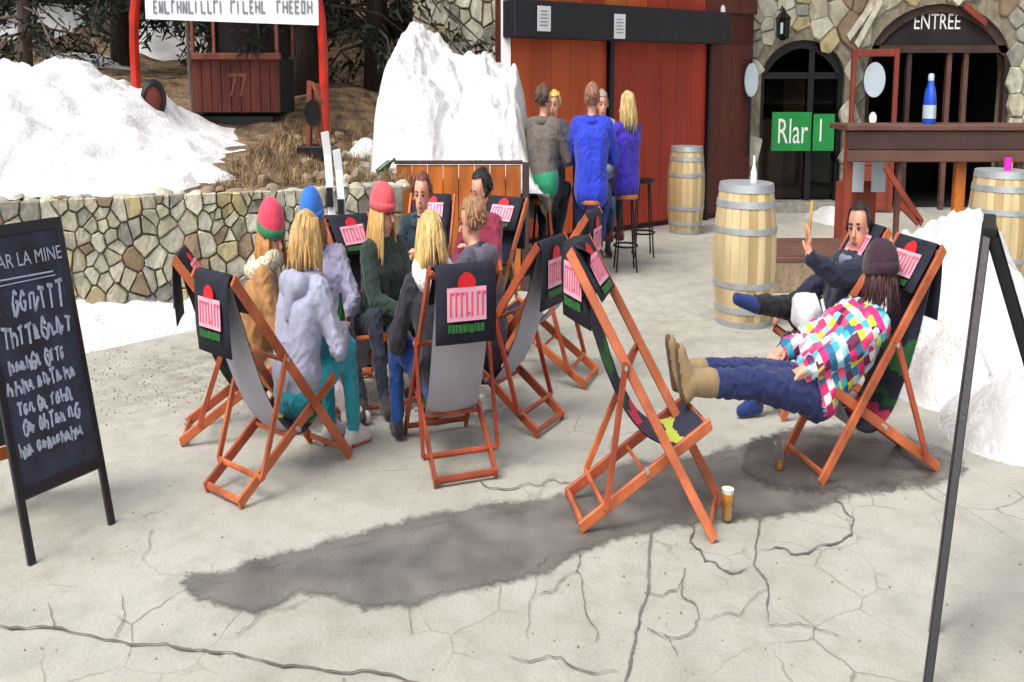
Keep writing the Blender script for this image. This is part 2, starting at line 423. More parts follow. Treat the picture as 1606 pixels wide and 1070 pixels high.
def rough_outline(px, steps=6, amp=2.2, seed=0):
    out = []
    r = random.Random(seed)
    for i in range(len(px)):
        a, b = Vector((*px[i], 0)), Vector((*px[(i + 1) % len(px)], 0))
        n = Vector((-(b - a).y, (b - a).x, 0)).normalized()
        k = max(2, int((b - a).length / steps))
        for j in range(k):
            p = a.lerp(b, j / k)
            p = p + n * (fbm((p.x * .03 + seed, p.y * .06, seed), 5) * amp * 4 + r.uniform(-.5, .5) * amp * .5)
            out.append(p)
    return out
wet_px = [(284, 912), (300, 898), (345, 902), (380, 884), (470, 862), (560, 838), (640, 816), (720, 801), (790, 790), (868, 782), (905, 770), (930, 740), (985, 728), (1050, 722), (1110, 716), (1165, 700), (1210, 682), (1290, 668), (1390, 678), (1460, 700), (1500, 712), (1516, 736), (1484, 756), (1400, 768), (1330, 776), (1270, 800), (1190, 812), (1130, 816), (1070, 822), (1010, 834), (950, 848), (905, 866), (868, 892), (830, 902), (790, 914), (700, 930), (640, 950), (570, 953), (520, 934), (470, 926), (440, 944), (400, 962), (350, 950), (300, 934)]
def feathered(px, name, label, din, dout, seed, z=.004):
    base = rough_outline(px, 7, 1.2, seed); n = len(base)
    area = sum(base[i].x * base[(i + 1) % n].y - base[(i + 1) % n].x * base[i].y for i in range(n)); sg = 1 if area > 0 else -1
    inn, out = [], []
    for i, p in enumerate(base):
        t = (base[(i + 9) % n] - base[i - 9]).normalized(); nn = Vector((-t.y, t.x, 0)) * sg
        inn.append(p + nn * din); out.append(p - nn * dout)
    mb = MB(); mb.poly([G(p.x, p.y, z) for p in inn])
    k = len(mb.v); mb.add([G(p.x, p.y, z + .0007 + .0006 * math.sin(i * .37)) for i, p in enumerate(inn + out)], [(i, (i + 1) % n, n + (i + 1) % n, n + i) for i in range(n)])
    o = mb.build(name, M['damp_edge'] if z < .005 else M['damp_shade_edge'], ground, weld=False)
    at = o.data.attributes.new('cover', 'FLOAT', 'POINT')
    at.data.foreach_set('value', [1.0] * (k + n) + [0.0] * n)
    o['label'] = label
    return o
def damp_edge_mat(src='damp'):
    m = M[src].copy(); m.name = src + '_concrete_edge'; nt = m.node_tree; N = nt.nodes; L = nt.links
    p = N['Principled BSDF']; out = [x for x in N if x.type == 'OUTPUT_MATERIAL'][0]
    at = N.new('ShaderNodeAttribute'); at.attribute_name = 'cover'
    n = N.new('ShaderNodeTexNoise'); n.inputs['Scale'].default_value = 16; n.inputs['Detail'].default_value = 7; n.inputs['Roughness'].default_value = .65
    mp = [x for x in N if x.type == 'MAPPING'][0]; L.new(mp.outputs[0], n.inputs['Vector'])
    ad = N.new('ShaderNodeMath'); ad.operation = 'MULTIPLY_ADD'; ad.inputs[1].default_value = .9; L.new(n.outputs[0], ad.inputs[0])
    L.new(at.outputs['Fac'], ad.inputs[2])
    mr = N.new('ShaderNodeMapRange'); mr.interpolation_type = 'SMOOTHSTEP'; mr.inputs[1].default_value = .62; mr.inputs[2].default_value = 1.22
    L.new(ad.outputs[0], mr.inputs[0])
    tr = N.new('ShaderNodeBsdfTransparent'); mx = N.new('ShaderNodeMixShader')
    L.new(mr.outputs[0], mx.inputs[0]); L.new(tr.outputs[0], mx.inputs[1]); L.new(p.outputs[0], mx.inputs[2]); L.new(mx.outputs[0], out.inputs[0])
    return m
M['damp_edge'] = damp_edge_mat(); M['damp_shade_edge'] = damp_edge_mat('damp_shade')
feathered(wet_px, 'wet_patch', 'dark damp patch trailing across the concrete', 15, 13, 3)
feathered([(1170, 735), (1180, 700), (1230, 684), (1330, 690), (1430, 704), (1470, 725), (1450, 745), (1400, 756), (1290, 764), (1210, 760)], 'wet_patch', 'darkest part of the damp patch, with shade painted in under the right deckchair', 14, 20, 6, .0062)  # damp ground, darkened further by painted shade below the seat
def crack(px, wpx, name='crack', m='crack', seed=0, z=.008, jag=1.0):
    r = random.Random(seed * 77 + 1)
    pts = [Vector((*p, 0)) for p in px]
    for it in range(3):
        q = []
        for a, b in zip(pts, pts[1:]):
            d = b - a; n = Vector((-d.y, d.x, 0))
            q += [a, (a + b) / 2 + n * r.uniform(-.16, .16) * jag]
        pts = q + [pts[-1]]
    L_, R_ = [], []
    for i, p in enumerate(pts):
        t = (pts[min(i + 1, len(pts) - 1)] - pts[max(i - 1, 0)]).normalized(); n = Vector((-t.y, t.x, 0))
        k = i / (len(pts) - 1); ww = wpx * .5 * (.1 + r.uniform(.2, .9)) * min(1, 6 * (1 - k) + .15) * .5
        L_.append(p + n * ww); R_.append(p - n * ww)
    vs = [G(p.x, p.y, z) for p in L_ + R_]; n = len(pts)
    mb = MB(); mb.add(vs, [(i, i + 1, n + i + 1, n + i) for i in range(n - 1)])
    return mb.build(name, M[m], ground)
crack([(-60, 965), (40, 985), (150, 998), (260, 1008), (330, 1022), (420, 1038), (520, 1052), (640, 1068), (760, 1090)], 9, seed=1, jag=.5)
crack([(1022, 832), (1018, 880), (1016, 930), (1003, 975), (995, 1010), (988, 1040), (975, 1085)], 13, 'wet_crack', 'damp', 2, .006, .5)
crack([(1190, 812), (1186, 850), (1182, 885), (1205, 925), (1206, 975)], 9, 'wet_crack', 'damp', 3, .006, .6)
crack([(1085, 820), (1082, 850), (1105, 880), (1140, 895), (1180, 888)], 8, 'wet_crack', 'damp', 4, .006)
crack([(1310, 782), (1338, 810), (1336, 838), (1310, 852), (1240, 868), (1190, 862)], 7, 'wet_crack', 'damp', 5, .006)
crack([(910, 868), (905, 895), (918, 945), (935, 985), (933, 1010)], 5, seed=6)
crack([(1075, 890), (1068, 930), (1092, 950), (1090, 985), (1065, 1000), (1015, 985)], 5, seed=7)
crack([(1015, 985), (1050, 1000), (1062, 1030)], 4, seed=8)
crack([(800, 1028), (880, 1030), (975, 1056)], 5, seed=9)
crack([(860, 870), (840, 905), (832, 940), (828, 1010)], 4, seed=10)
crack([(905, 895), (870, 925), (840, 935)], 4, seed=11)
crack([(752, 752), (830, 757), (905, 764)], 4, seed=12)
crack([(1206, 980), (1260, 980), (1330, 1000)], 3, seed=13)
crack([(85, 985), (80, 960), (75, 945)], 5, seed=14)
crack([(180, 998), (196, 960), (190, 930)], 5, seed=15)
crack([(640, 950), (642, 1000)], 3, seed=16)
crack([(1018, 930), (1060, 925), (1072, 905)], 4, seed=17)
crack([(1205, 925), (1160, 965), (1100, 968)], 3, seed=18)
crack([(240, 830), (225, 880)], 3, seed=19)
crack([(370, 995), (395, 978), (480, 940)], 3, seed=20)

# ------------------------------------------------------------------ hillside, retaining wall, forest
WL, WR = Vector((-5.46, 8.75)), Vector((-1.35, 10.1))     # foot of the retaining wall
wd = (WR - WL).normalized(); wn_ = Vector((wd.y, -wd.x))  # towards the camera
WL2 = WL - wd * 1.6
def wall_y(x):
    return WL.y + (x - WL.x) * wd.y / wd.x
WALLH = .88
def hill(x, y):
    t = y - wall_y(min(x, -1.35)) if x < -1.35 else y - 10.6
    t = max(t, 0)
    z = .84 + .085 * t + .004 * min(t, 12) ** 2
    z += .10 * fbm((x * .7, y * .7, 3.1), 4) * min(1, t) + .22 * fbm((x * .25, y * .25, 9.0), 3) * min(1, t * .3)
    if y > 26: z += .22 * (y - 26)
    return z
hb = MB()
nx, ny = 90, 84
xs = [-22 + 44 * i / nx for i in range(nx + 1)]
grid = {}
for i, x in enumerate(xs):
    y0 = (wall_y(x) + .12 if x < -1.5 else 10.82) if x < .3 else 21.5
    for j in range(ny + 1):
        k = (j / ny) ** 1.6; y = y0 + (60 - y0) * k
        hb.v.append(Vector((x, y, hill(x, y))))
for i in range(nx):
    if xs[i] < .3 <= xs[i + 1]: continue
    for j in range(ny):
        a = i * (ny + 1) + j
        hb.f.append((a, a + ny + 1, a + ny + 2, a + 1)); hb.m.append(0)
hillside = tag(hb.build('hillside', M['earth'], smooth=True), 'brown earth bank rising behind the stone wall', kind='structure')
# hillside to the right of x=.3 begins behind the building

def voronoi_cells(w, h, n, seed, squash=1.0, bounds=None):
    r = np.random.RandomState(seed)
    P = r.rand(n, 2) * (w, h)
    def cell(i, P):
        poly = [np.array(p, float) for p in ((0, 0), (w, 0), (w, h), (0, h))]
        d = np.hypot((P[:, 0] - P[i, 0]), (P[:, 1] - P[i, 1]) * squash)
        for j in np.argsort(d)[1:26]:
            a = P[i].copy(); b = P[j].copy(); m = (a + b) / 2; nn = b - a; nn = nn * (1, squash * squash)
            out = []
            for k in range(len(poly)):
                p, q = poly[k], poly[(k + 1) % len(poly)]
                sp, sq = (p - m) @ nn, (q - m) @ nn
                if sp <= 0: out.append(p)
                if sp * sq < 0: out.append(p + (q - p) * (sp / (sp - sq)))
            poly = out
            if not poly: break
        return poly
    for it in range(1):
        cs = [cell(i, P) for i in range(n)]
        P = np.array([np.mean(c, axis=0) * .6 + P[i] * .4 if c else P[i] for i, c in enumerate(cs)])
    return [cell(i, P) for i in range(n)]
STONES = ['stone_a', 'stone_a', 'stone_e', 'stone_b', 'stone_c', 'stone_a', 'stone_e', 'stone_a', 'stone_b', 'stone_e', 'stone_d']
def lay_stones(parent, org, right, n_out, w, h, n, seed, squash=1.2, gap=.003, proud=.05, skip=None, pal=STONES):
    org, right, n_out = Vector(org), Vector(right).normalized(), Vector(n_out).normalized()
    r = random.Random(seed)
    for poly in voronoi_cells(w, h, n, seed, squash):
        if len(poly) < 3: continue
        c = sum(poly) / len(poly)
        if skip and skip(c[0], c[1]): continue
        pts = []
        m = len(poly)
        for i in range(m):                       # soften corners, ragged edges
            a, b = poly[i], poly[(i + 1) % m]
            for k in (.07, .36, .68, .93):
                pts.append(a + (b - a) * k)
        g_ = gap * r.uniform(.7, 1.6)
        ring = []
        for p in pts:
            d = p - c; L = max(np.hypot(*d), 1e-4)
            ring.append(c + d * max(.5, (L - g_ - r.uniform(0, .006)) / L))
        pr = proud * r.uniform(.55, 1.3)
        tilt = (r.uniform(-.12, .12), r.uniform(-.12, .12))
        def P3(p, dep): return org + right * p[0] + Vector((0, 0, p[1])) + n_out * dep
        R0 = [P3(p, -.02) for p in ring]; R1 = [P3(p, pr * .62) for p in ring]
        R2 = [P3(c + (p - c) * .88, pr + (p - c)[0] * tilt[0] + (p - c)[1] * tilt[1] + r.uniform(-.008, .008)) for p in ring]
        k = len(ring); mb = MB()
        mb.add(R0 + R1 + R2, [(i, (i + 1) % k, k + (i + 1) % k, k + i) for i in range(k)] + [(k + i, k + (i + 1) % k, 2 * k + (i + 1) % k, 2 * k + i) for i in range(k)] + [tuple(range(2 * k, 3 * k))])
        mb.build('stone', M[r.choice(pal)], parent, weld=True, smooth=35)

rw = thing('retaining_wall', 'low retaining wall of pale irregular stones below the snowy bank', 'wall', (WL.x, WL.y, 0))
wb = MB(); wl_len = (WR - WL2).length
a3, b3 = Vector((WL2.x, WL2.y, 0)), Vector((WR.x, WR.y, 0)); n3 = Vector((wn_.x, wn_.y, 0))
wb.prism([a3, b3, b3 - n3 * .34, a3 - n3 * .34], (0, 0, WALLH - .03))
wb.build('mortar_core', M['mortar'], rw)
lay_stones(rw, a3, (wd.x, wd.y, 0), n3, wl_len, WALLH, 290, 11, 1.2, .002, .045)
# coping lumps along the top edge
rc = random.Random(5); x = 0
while x < wl_len:
    L_ = rc.uniform(.12, .30); c = a3 + Vector((wd.x, wd.y, 0)) * (x + L_ / 2) - n3 * .16 + Vector((0, 0, WALLH - .02 + rc.uniform(-.01, .02)))
    mb = MB(); mb.ell(c, (L_ * .52, .2, rc.uniform(.012, .034)), Matrix.Rotation(math.atan2(wd.y, wd.x), 3, 'Z'), 10, 6)
    for v in mb.v: v += Vector((noise.noise(v * 7), noise.noise(v * 7 + Vector((9, 0, 0))), noise.noise(v * 7 + Vector((0, 9, 0))))) * .03
    mb.build('coping_stone', M[rc.choice(['stone_b', 'stone_a', 'stone_d', 'stone_e', 'stone_a'])], rw, smooth=40); x += L_ * .95

# forest
def make_tree_meshes(seed, h, rb, pale=False, low=1.6):
    r = random.Random(seed)
    tr = MB(); pts = []; lean = (r.uniform(-.02, .02), r.uniform(-.02, .02))
    for k in range(9):
        z = h * k / 8 - .3
        pts.append((lean[0] * z + .04 * r.uniform(-1, 1), lean[1] * z + .04 * r.uniform(-1, 1), z))
    tr.tube(pts, [rb * (1.25 if k == 0 else 1) * (1 - .85 * k / 8) for k in range(9)], 9)
    cr = MB()
    nb = 60
    for i in range(nb):
        z = low + (h - low) * (i / nb) ** 1.1; L_ = (h - z) * .26 * r.uniform(.7, 1.15) + .25; a = i * 2.4 + r.uniform(-.3, .3)
        d = Vector((math.cos(a), math.sin(a), 0)); p0 = Vector((lean[0] * z, lean[1] * z, z))
        bp = [p0, p0 + d * L_ * .5 + Vector((0, 0, -.05 * L_)), p0 + d * L_ + Vector((0, 0, -.28 * L_))]
        tr.tube(bp, [.03, .018, .006], 4, cap=False)
        for k in range(int(50 + L_ * 50) if z < 4.5 else int(10 + L_ * 10)):
            t = r.uniform(.12, 1); c = bp[0].lerp(bp[2], t) + Vector((r.gauss(0, .10), r.gauss(0, .10), r.gauss(-.06, .09)))
            u = (d * r.uniform(.3, 1) + Vector((r.gauss(0, .6), r.gauss(0, .6), r.gauss(-.35, .3)))).normalized() * r.uniform(.10, .22)
            s_ = u.cross(Vector((r.gauss(0, 1), r.gauss(0, 1), r.gauss(0, 1)))).normalized() * r.uniform(.012, .028)
            cr.add([c - s_, c + s_, c + u + s_ * .4, c + u - s_ * .4], [(0, 1, 2, 3)])
    return tr, cr
tv = []
for k in range(4):
    tr, cr = make_tree_meshes(40 + k, 9 + k * .8, .16 + .03 * k, low=.5 + .5 * (k % 2))
    to = tr.build('trunk_source', M['bark'], smooth=True); co = cr.build('crown_source', M['needles'], weld=False)
    tv.append((to.data, co.data)); bpy.data.objects.remove(to); bpy.data.objects.remove(co)
def tree(x, y, v, label, group='spruces of the forest edge', s=1.0, bark=None):
    z = hill(x, y) - .05
    t = thing('spruce_tree', label, 'tree', (x, y, z), group)
    for nm, me in (('trunk', tv[v][0]), ('crown', tv[v][1])):
        if bark and nm == 'trunk': me = me.copy(); me.materials[0] = bark
        o = bpy.data.objects.new(nm, me); COL.objects.link(o); o.parent = t; LOC[o.name] = W((x, y, z))
    t.scale = (s, s, s)
    return t
tree(*GD(38, 80, 14.6).xy, 0, 'spruce with a pale grey-brown bare trunk at the far left of the forest', None, .75, M['bark_pale'])
tree(*GD(190, 80, 15.8).xy, 1, 'dark spruce standing between the snow bank and the left red sign post', None, .9)
tree(*GD(478, 80, 15.0).xy, 3, 'dark spruce standing just behind the rusty winch', None, 1.0)
tree(*GD(590, 60, 15.6).xy, 2, 'dark spruce beside the peak of the tall snow heap', None, 1.0)
tree(*GD(345, 60, 16.5).xy, 2, 'dark spruce seen over the old cable car cabin', None, 1.0)
rt = random.Random(21)
for k in range(30):
    y = rt.uniform(17.5, 34); x = Q * y * (rt.uniform(-120, 700) - 803) / FPX
    tree(x, y, k % 4, 'dark spruce deep in the forest above the terrace', 'spruces deep in the forest', rt.uniform(.8, 1.25))
# patches of snow lying between the trunks
for k, (px, py, D, wx, wy) in enumerate([(150, 62, 16, 1.1, .8), (85, 30, 19, .9, 2.2), (120, 20, 20, .9, 2.5), (425, 60, 15, .5, .4), (360, 50, 17, .7, .9), (570, 112, 12.4, .25, .3), (10, 30, 20, 1.2, 2), (280, 40, 19, 1.2, 1.6)]):
    c = GD(px, py, D); mb = MB(); n = 14
    ring = [(0, 0)] + [(math.cos(2 * math.pi * i / n), math.sin(2 * math.pi * i / n)) for i in range(n)]
    pts = []
    for rr in (0, .5, .85, 1.05):
        for i in range(n):
            a = 2 * math.pi * i / n; q = rr * (1 + .25 * fbm((math.cos(a) * 1.3, math.sin(a) * 1.3, k * 3.0), 3))
            x, y = c.x + wx * q * math.cos(a), D + wy * q * math.sin(a)
            pts.append((x, y, hill(x, y) + (.10, .08, .03, -.05)[(0, .5, .85, 1.05).index(rr)]))
    mb.add(pts, [(j * n + i, j * n + (i + 1) % n, (j + 1) * n + (i + 1) % n, (j + 1) * n + i) for j in range(3) for i in range(n)])
    tag(mb.build('snow_patch', M['snow_old'], loc=(c.x, D, hill(c.x, D)), smooth=True), 'old snow lying between the trunks of the dark forest', None, 'snow patches in the forest', 'stuff')

# snow bank above the retaining wall
def lumps(x, y, s=1.0):
    return (.11 * fbm((x * 1.7, y * 1.7, 1), 3) + .045 * fbm((x * 4.2, y * 4.2, 7), 3) + .018 * fbm((x * 14, y * 14, 4), 3)) * s
def sm(a, b, x):
    t = min(1, max(0, (x - a) / (b - a))); return t * t * (3 - 2 * t)
sb = MB(); nx, ny = 170, 90
x0, x1 = -12.0, -2.35
for i in range(nx + 1):
    x = x0 + (x1 - x0) * i / nx
    for j in range(ny + 1):
        t = -.03 + 5.4 * (j / ny) ** 1.15
        y = wall_y(x) + .16 + t
        right = 1 - sm(-5.2 - .40 * t, -2.2 - .40 * t + .35 * fbm((y, 2, x), 2), x)
        prof = sm(-.05, .55, t) * .17 + sm(.3, 3.0, t) * .24 + .04
        back = 1 - sm(3.4, 5.0, t + .4 * fbm((x * .8, 1, 1), 2))
        th = prof * right * back + lumps(x, y) * min(1, right * 1.6) * back * sm(-.03, .3, t) - .06 * (1 - right * back) - .02
        sb.v.append(Vector((x, y + .05 * fbm((x * 3, y * 3, 11), 2), hill(x, y) + th)))
for i in range(nx):
    for j in range(ny):
        a = i * (ny + 1) + j; sb.f.append((a, a + ny + 1, a + ny + 2, a + 1)); sb.m.append(0)
tag(sb.build('snow_bank', M['snow'], loc=(-5, 10, .9), smooth=True), 'long bright snow bank on top of the stone retaining wall', 'snow bank', kind='stuff')
# strip of snow at the foot of the wall
sf = MB(); nx, ny = 110, 20
for i in range(nx + 1):
    s_ = i / nx; x = -7.6 + (-3.15 + 7.6) * s_
    for j in range(ny + 1):
        t = j / ny; wdt = .75 * (1 - sm(.55, 1.0, s_)) + .25
        p = Vector((x, wall_y(x), 0)) + n3 * (t * wdt)
        z = (.30 * (1 - s_ * .55)) * (1 - t) ** .8 * (1 - sm(.93, 1, s_)) + .05 * fbm((p.x * 4, p.y * 4, 2), 3) * (1 - t) + .05 * (1 - t) - .03
        sf.v.append(Vector((p.x, p.y + .03 * fbm((x * 5, 1, t), 2), z)))
for i in range(nx):
    for j in range(ny):
        a = i * (ny + 1) + j; sf.f.append((a, a + ny + 1, a + ny + 2, a + 1)); sf.m.append(0)
tag(sf.build('snow_strip', M['snow'], loc=(-4, 8.6, 0), smooth=True), 'thin strip of snow along the foot of the stone wall', 'snow', kind='stuff')

# ------------------------------------------------------------------ tall snow heap behind the orange boards
PX0, PX1, PY = -1.52, .12, 10.75
def heap(name, fx, x0, x1, y0, y1, nx, ny, label, m, base=0.0):
    mb = MB()
    for i in range(nx + 1):
        for j in range(ny + 1):
            x = x0 + (x1 - x0) * i / nx; y = y0 + (y1 - y0) * j / ny
            mb.v.append(Vector((x + .05 * fbm((x * 3, y * 3, 21), 3), y + .05 * fbm((x * 3, y * 3, 31), 3), fx(x, y))))
    for i in range(nx):
        for j in range(ny):
            a = i * (ny + 1) + j; mb.f.append((a, a + ny + 1, a + ny + 2, a + 1)); mb.m.append(0)
    return tag(mb.build(name, m, loc=((x0 + x1) / 2, (y0 + y1) / 2, base), smooth=True), label, 'snow heap', kind='stuff')
def tall_heap(x, y):
    # crest line over x
    cr = np.interp(x, [-2.0, -1.88, -1.78, -1.64, -1.45, -1.28, -1.0, -.7, -.45, -.1, .06, .18, .30, .5], [.4, 1.45, 1.74, 1.93, 2.02, 2.02, 1.88, 1.72, 1.74, 1.72, 1.62, 1.3, .8, .3])
    k = sm(10.86, 12.2, y)
    front = .75 + (cr - .75) * (k ** .55)
    back = 1 - sm(12.7, 13.4, y)
    n = .20 * fbm((x * 1.5, y * 1.5, 5), 4) + .07 * fbm((x * 4, y * 4, 2), 3) + .03 * fbm((x * 13, y * 13, 8), 3)
    return .3 + (front - .3) * back + n * sm(10.86, 11.3, y) * .9
heap('snow_heap', tall_heap, -2.0, .5, 10.85, 13.4, 110, 110, 'tall dirty snow heap piled behind the orange boards', M['snow_old'])
bd = thing('board_fence', 'low orange-brown board fence in front of the tall snow heap', 'fence', (-.7, PY, 0))
k = 0; x = PX0
while x < PX1 - .02:
    wv = .205; mb = MB(); mb.box((x + wv / 2, PY + rc.uniform(-.004, .004), .495), (wv - .008, .035, .97), ch=.004); mb.build('board', M['board_orange'], bd, smooth=30); x += wv
mb = MB(); mb.box(((PX0 + PX1) / 2, PY + .0, 1.0), (PX1 - PX0 + .04, .06, .028), ch=.004); mb.build('top_rail', M['dark_wood'], bd)
mb = MB(); mb.box((PX1 + .06, PY, .5), (.09, .1, 1.0), ch=.006); mb.build('post', M['dark_wood'], bd)

# ------------------------------------------------------------------ building
bldg = thing('bar_building', 'bar with red wooden shutters, stone arches and a black lintel', 'building', (5, 17.3, 0))
A0, A1 = Vector((-.05, 13.5, 0)), Vector((5.0, 17.0, 0))
ad = (A1 - A0).normalized(); an = Vector((ad.y, -ad.x, 0)); AL = (A1 - A0).length; arz = math.atan2(ad.y, ad.x)
def fa(s, z, off=0.0): return A0 + ad * s + an * off + Vector((0, 0, z))
mb = MB(); c = [fa(0, 0, -.10), fa(AL, 0, -.10), fa(AL, 0, -.4), fa(0, 0, -.4)]; mb.prism(c, (0, 0, 6.5)); mb.build('timber_wall', M['shut_dark'], bldg)
def panel(s0, s1, m, nb, z0=.06, z1=2.02, label=None):
    p = MB(); p.box(fa((s0 + s1) / 2, (z0 + z1) / 2, -.05), (s1 - s0, .05, z1 - z0), arz)
    po = p.build('shutter', m, bldg)
    if label: po['label'] = label
    wv = (s1 - s0) / nb
    for k in range(nb):
        mb = MB(); mb.box(fa(s0 + wv * (k + .5), (z0 + z1) / 2, -.012), (wv - .004, .022, z1 - z0 - .02), arz, ch=.002); mb.build('board', m, po)
panel(.05, 2.10, M['shut_orange'], 5, label='orange-red shutter nearest the snow heap')
panel(2.25, 4.66, M['shut_red'], 6, label='deep red shutter behind the far barrel')
panel(4.76, 6.02, M['shut_dark'], 4, label='dark red end panel beside the stone wall')
for s_ in (2.175, 4.71):
    mb = MB(); mb.box(fa(s_, 1.02, .02), (.10 if s_ < 3 else .06, .10, 2.04), arz, ch=.008); mb.build('post', M['lintel'], bldg)
mb = MB(); mb.box(fa(2.46, 2.185, .12), (5.1, .34, .35), arz, ch=.012); mb.build('lintel_beam', M['lintel'], bldg)
s_ = .0; kk = 0
ucol = ['shut_red', 'board_orange', 'board_orange', 'shut_red', 'board_orange', 'shut_orange', 'shut_red', 'shut_red', 'shut_red', 'shut_dark', 'shut_dark', 'shut_dark']
for k in range(12):
    wv = AL / 12; mb = MB(); mb.box(fa(wv * (k + .5), 4.4, -.04), (wv - .01, .06, 4.05), arz, ch=.004); mb.build('upper_board', M[ucol[k]], bldg)
def place_s(px):
    t = (px - 803) / FPX * Q
    return (t * A0.y - A0.x) / (ad.x - t * ad.y)
for px, zz, ww, hh in ((835, 2.19, .27, .235), (950, 2.15, .26, .245)):
    mb = MB(); s_ = place_s(px); mb.box(fa(s_, zz, .305), (ww, .006, hh), arz); no = mb.build('notice', M['paper'], bldg); no['label'] = 'white paper notice on the black lintel'
    mb = MB()
    for q in range(5): mb.box(fa(s_ + rng.uniform(-.01, .01), zz + .07 - q * .033, .3105), (ww * rng.uniform(.5, .75), .003, .008), arz)
    mb.build('print_lines', M['grey_letter'], no)
for px, py in ((1122, 18), (1124, 55)):
    s_ = place_s(px); q = GD(px, py, fa(s_, 0).y); mb = MB(); mb.ell(fa(s_, q.z, .05), (.05, .03, .07)); mb.build('bulkhead_lamp', M['white'], bldg, smooth=True)
# stone facade with two arched openings
SY = 17.3
sfac = MB()
def X(px): return Q * SY * (px - 803) / FPX
OP1 = (X(1187), X(1317), 1.62, 2.09)      # x0, x1, spring, crown
OP2 = (X(1349), X(1572), 1.75, 2.52)
XR = 13.5
def arch_pts(op, n=14):
    x0, x1, sp, cr = op; cx, rx, rz = (x0 + x1) / 2, (x1 - x0) / 2, cr - sp
    return [(cx - rx * math.cos(math.pi * k / n), sp + rz * math.sin(math.pi * k / n)) for k in range(n + 1)]
def fill_wall(mb, op, xl, xr, top):
    ap = arch_pts(op)
    for (xa, za), (xb, zb) in zip(ap, ap[1:]):
        mb.prism([(xa, SY, za), (xb, SY, zb), (xb, SY, top), (xa, SY, top)], (0, .5, 0))
    if op[0] - xl > .01: mb.prism([(xl, SY, 0), (op[0], SY, 0), (op[0], SY, top), (xl, SY, top)], (0, .5, 0))
    if xr - op[1] > .01: mb.prism([(op[1], SY, 0), (xr, SY, 0), (xr, SY, top), (op[1], SY, top)], (0, .5, 0))
xm = (OP1[1] + OP2[0]) / 2
fill_wall(sfac, OP1, 4.98, xm, 6.5); fill_wall(sfac, OP2, xm, XR, 6.5)
stone_facade = sfac.build('stone_facade', M['mortar'], bldg)
def in_open(x, z, op, g_=.06):
    x0, x1, sp, cr = op
    if x < x0 - g_ or x > x1 + g_: return False
    cx, rx, rz = (x0 + x1) / 2, (x1 - x0) / 2 + g_, cr - sp + g_
    if z <= sp: return True
    return ((x - cx) / rx) ** 2 + ((z - sp) / rz) ** 2 < 1
lay_stones(stone_facade, (4.98, SY, 0), (1, 0, 0), (0, -1, 0), 6.9, 3.3, 330, 33, 1.2, .003, .035, skip=lambda x, z: in_open(x + 4.98, z, OP1) or in_open(x + 4.98, z, OP2), pal=['stone_a', 'stone_e', 'stone_a', 'stone_b', 'stone_c', 'stone_e', 'stone_d'])
# side flank of pale stone left of the shutters
fl = thing('stone_flank', 'pale stone end wall of the bar behind the snow heap', 'wall', (-.8, 14.6, 0))
mb = MB(); mb.prism([(-1.75, 14.75, .2), (-.12, 14.75, .2), (-.12, 15.2, .2), (-1.75, 15.2, .2)], (0, 0, 6)); mb.build('mortar_core', M['mortar'], fl)
lay_stones(fl, (-1.75, 14.75, 1.2), (1, 0, 0), (0, -1, 0), 1.63, 2.2, 60, 8, 1.2, .003, .035, pal=['stone_e', 'stone_a', 'stone_e', 'stone_b', 'stone_c'])
mb = MB(); mb.box((-.10, 13.75, 3.2), (.16, .5, 6.4)); mb.build('corner_board', M['white_sign'], fl)
# rooms behind
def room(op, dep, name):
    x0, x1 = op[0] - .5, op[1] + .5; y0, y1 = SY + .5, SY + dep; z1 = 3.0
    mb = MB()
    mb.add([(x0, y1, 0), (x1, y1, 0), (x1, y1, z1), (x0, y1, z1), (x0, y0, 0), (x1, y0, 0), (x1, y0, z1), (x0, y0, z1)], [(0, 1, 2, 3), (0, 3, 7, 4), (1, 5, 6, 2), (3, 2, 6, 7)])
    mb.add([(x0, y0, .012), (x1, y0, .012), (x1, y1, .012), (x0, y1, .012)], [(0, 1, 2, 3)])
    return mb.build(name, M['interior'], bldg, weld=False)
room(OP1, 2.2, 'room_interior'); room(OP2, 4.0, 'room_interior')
mb = MB(); mb.prism([(-1.6, 15.3, 6.4), (14, 15.3, 6.4), (14, 24, 6.9), (-1.6, 24, 6.9)], (0, 0, .2)); mb.prism([fa(-.6, 6.4, .9), fa(AL, 6.4, .9), fa(AL, 6.4, -3), fa(-.6, 6.4, -3)], (0, 0, .15)); mb.build('roof', M['dark_wood'], bldg)
# arched window: frame, mullions, panes
def arch_frame(op, y, wdt, dep, m, name, parent):
    mb = MB(); ap = arch_pts(op, 18); ap = [(op[0], .02)] + ap + [(op[1], .02)]
    cx, cz = (op[0] + op[1]) / 2, op[2]
    def inner(p): 
        x, z = p; z2 = z - wdt if z > op[2] + .15 else z
        x2 = x + wdt * (1 if x < cx else -1) * min(1, abs(x - cx) / (.25 * (op[1] - op[0])))
        return (x2, z2)
    for a, b in zip(ap, ap[1:]):
        ia, ib = inner(a), inner(b)
        mb.prism([(a[0], y, a[1]), (b[0], y, b[1]), (ib[0], y, ib[1]), (ia[0], y, ia[1])], (0, dep, 0))
    return mb.build(name, m, parent)
aw = arch_frame(OP1, SY + .12, .10, .12, M['black'], 'arched_window', bldg)
xc = OP1[0] + .62 * (OP1[1] - OP1[0])
mb = MB(); mb.box((xc, SY + .18, 1.0), (.12, .1, 1.95)); mb.build('mullion', M['black'], aw)
mb = MB(); mb.box(((OP1[0] + OP1[1]) / 2, SY + .19, 1.66), (OP1[1] - OP1[0] - .1, .08, .08)); mb.build('transom', M['black'], aw)
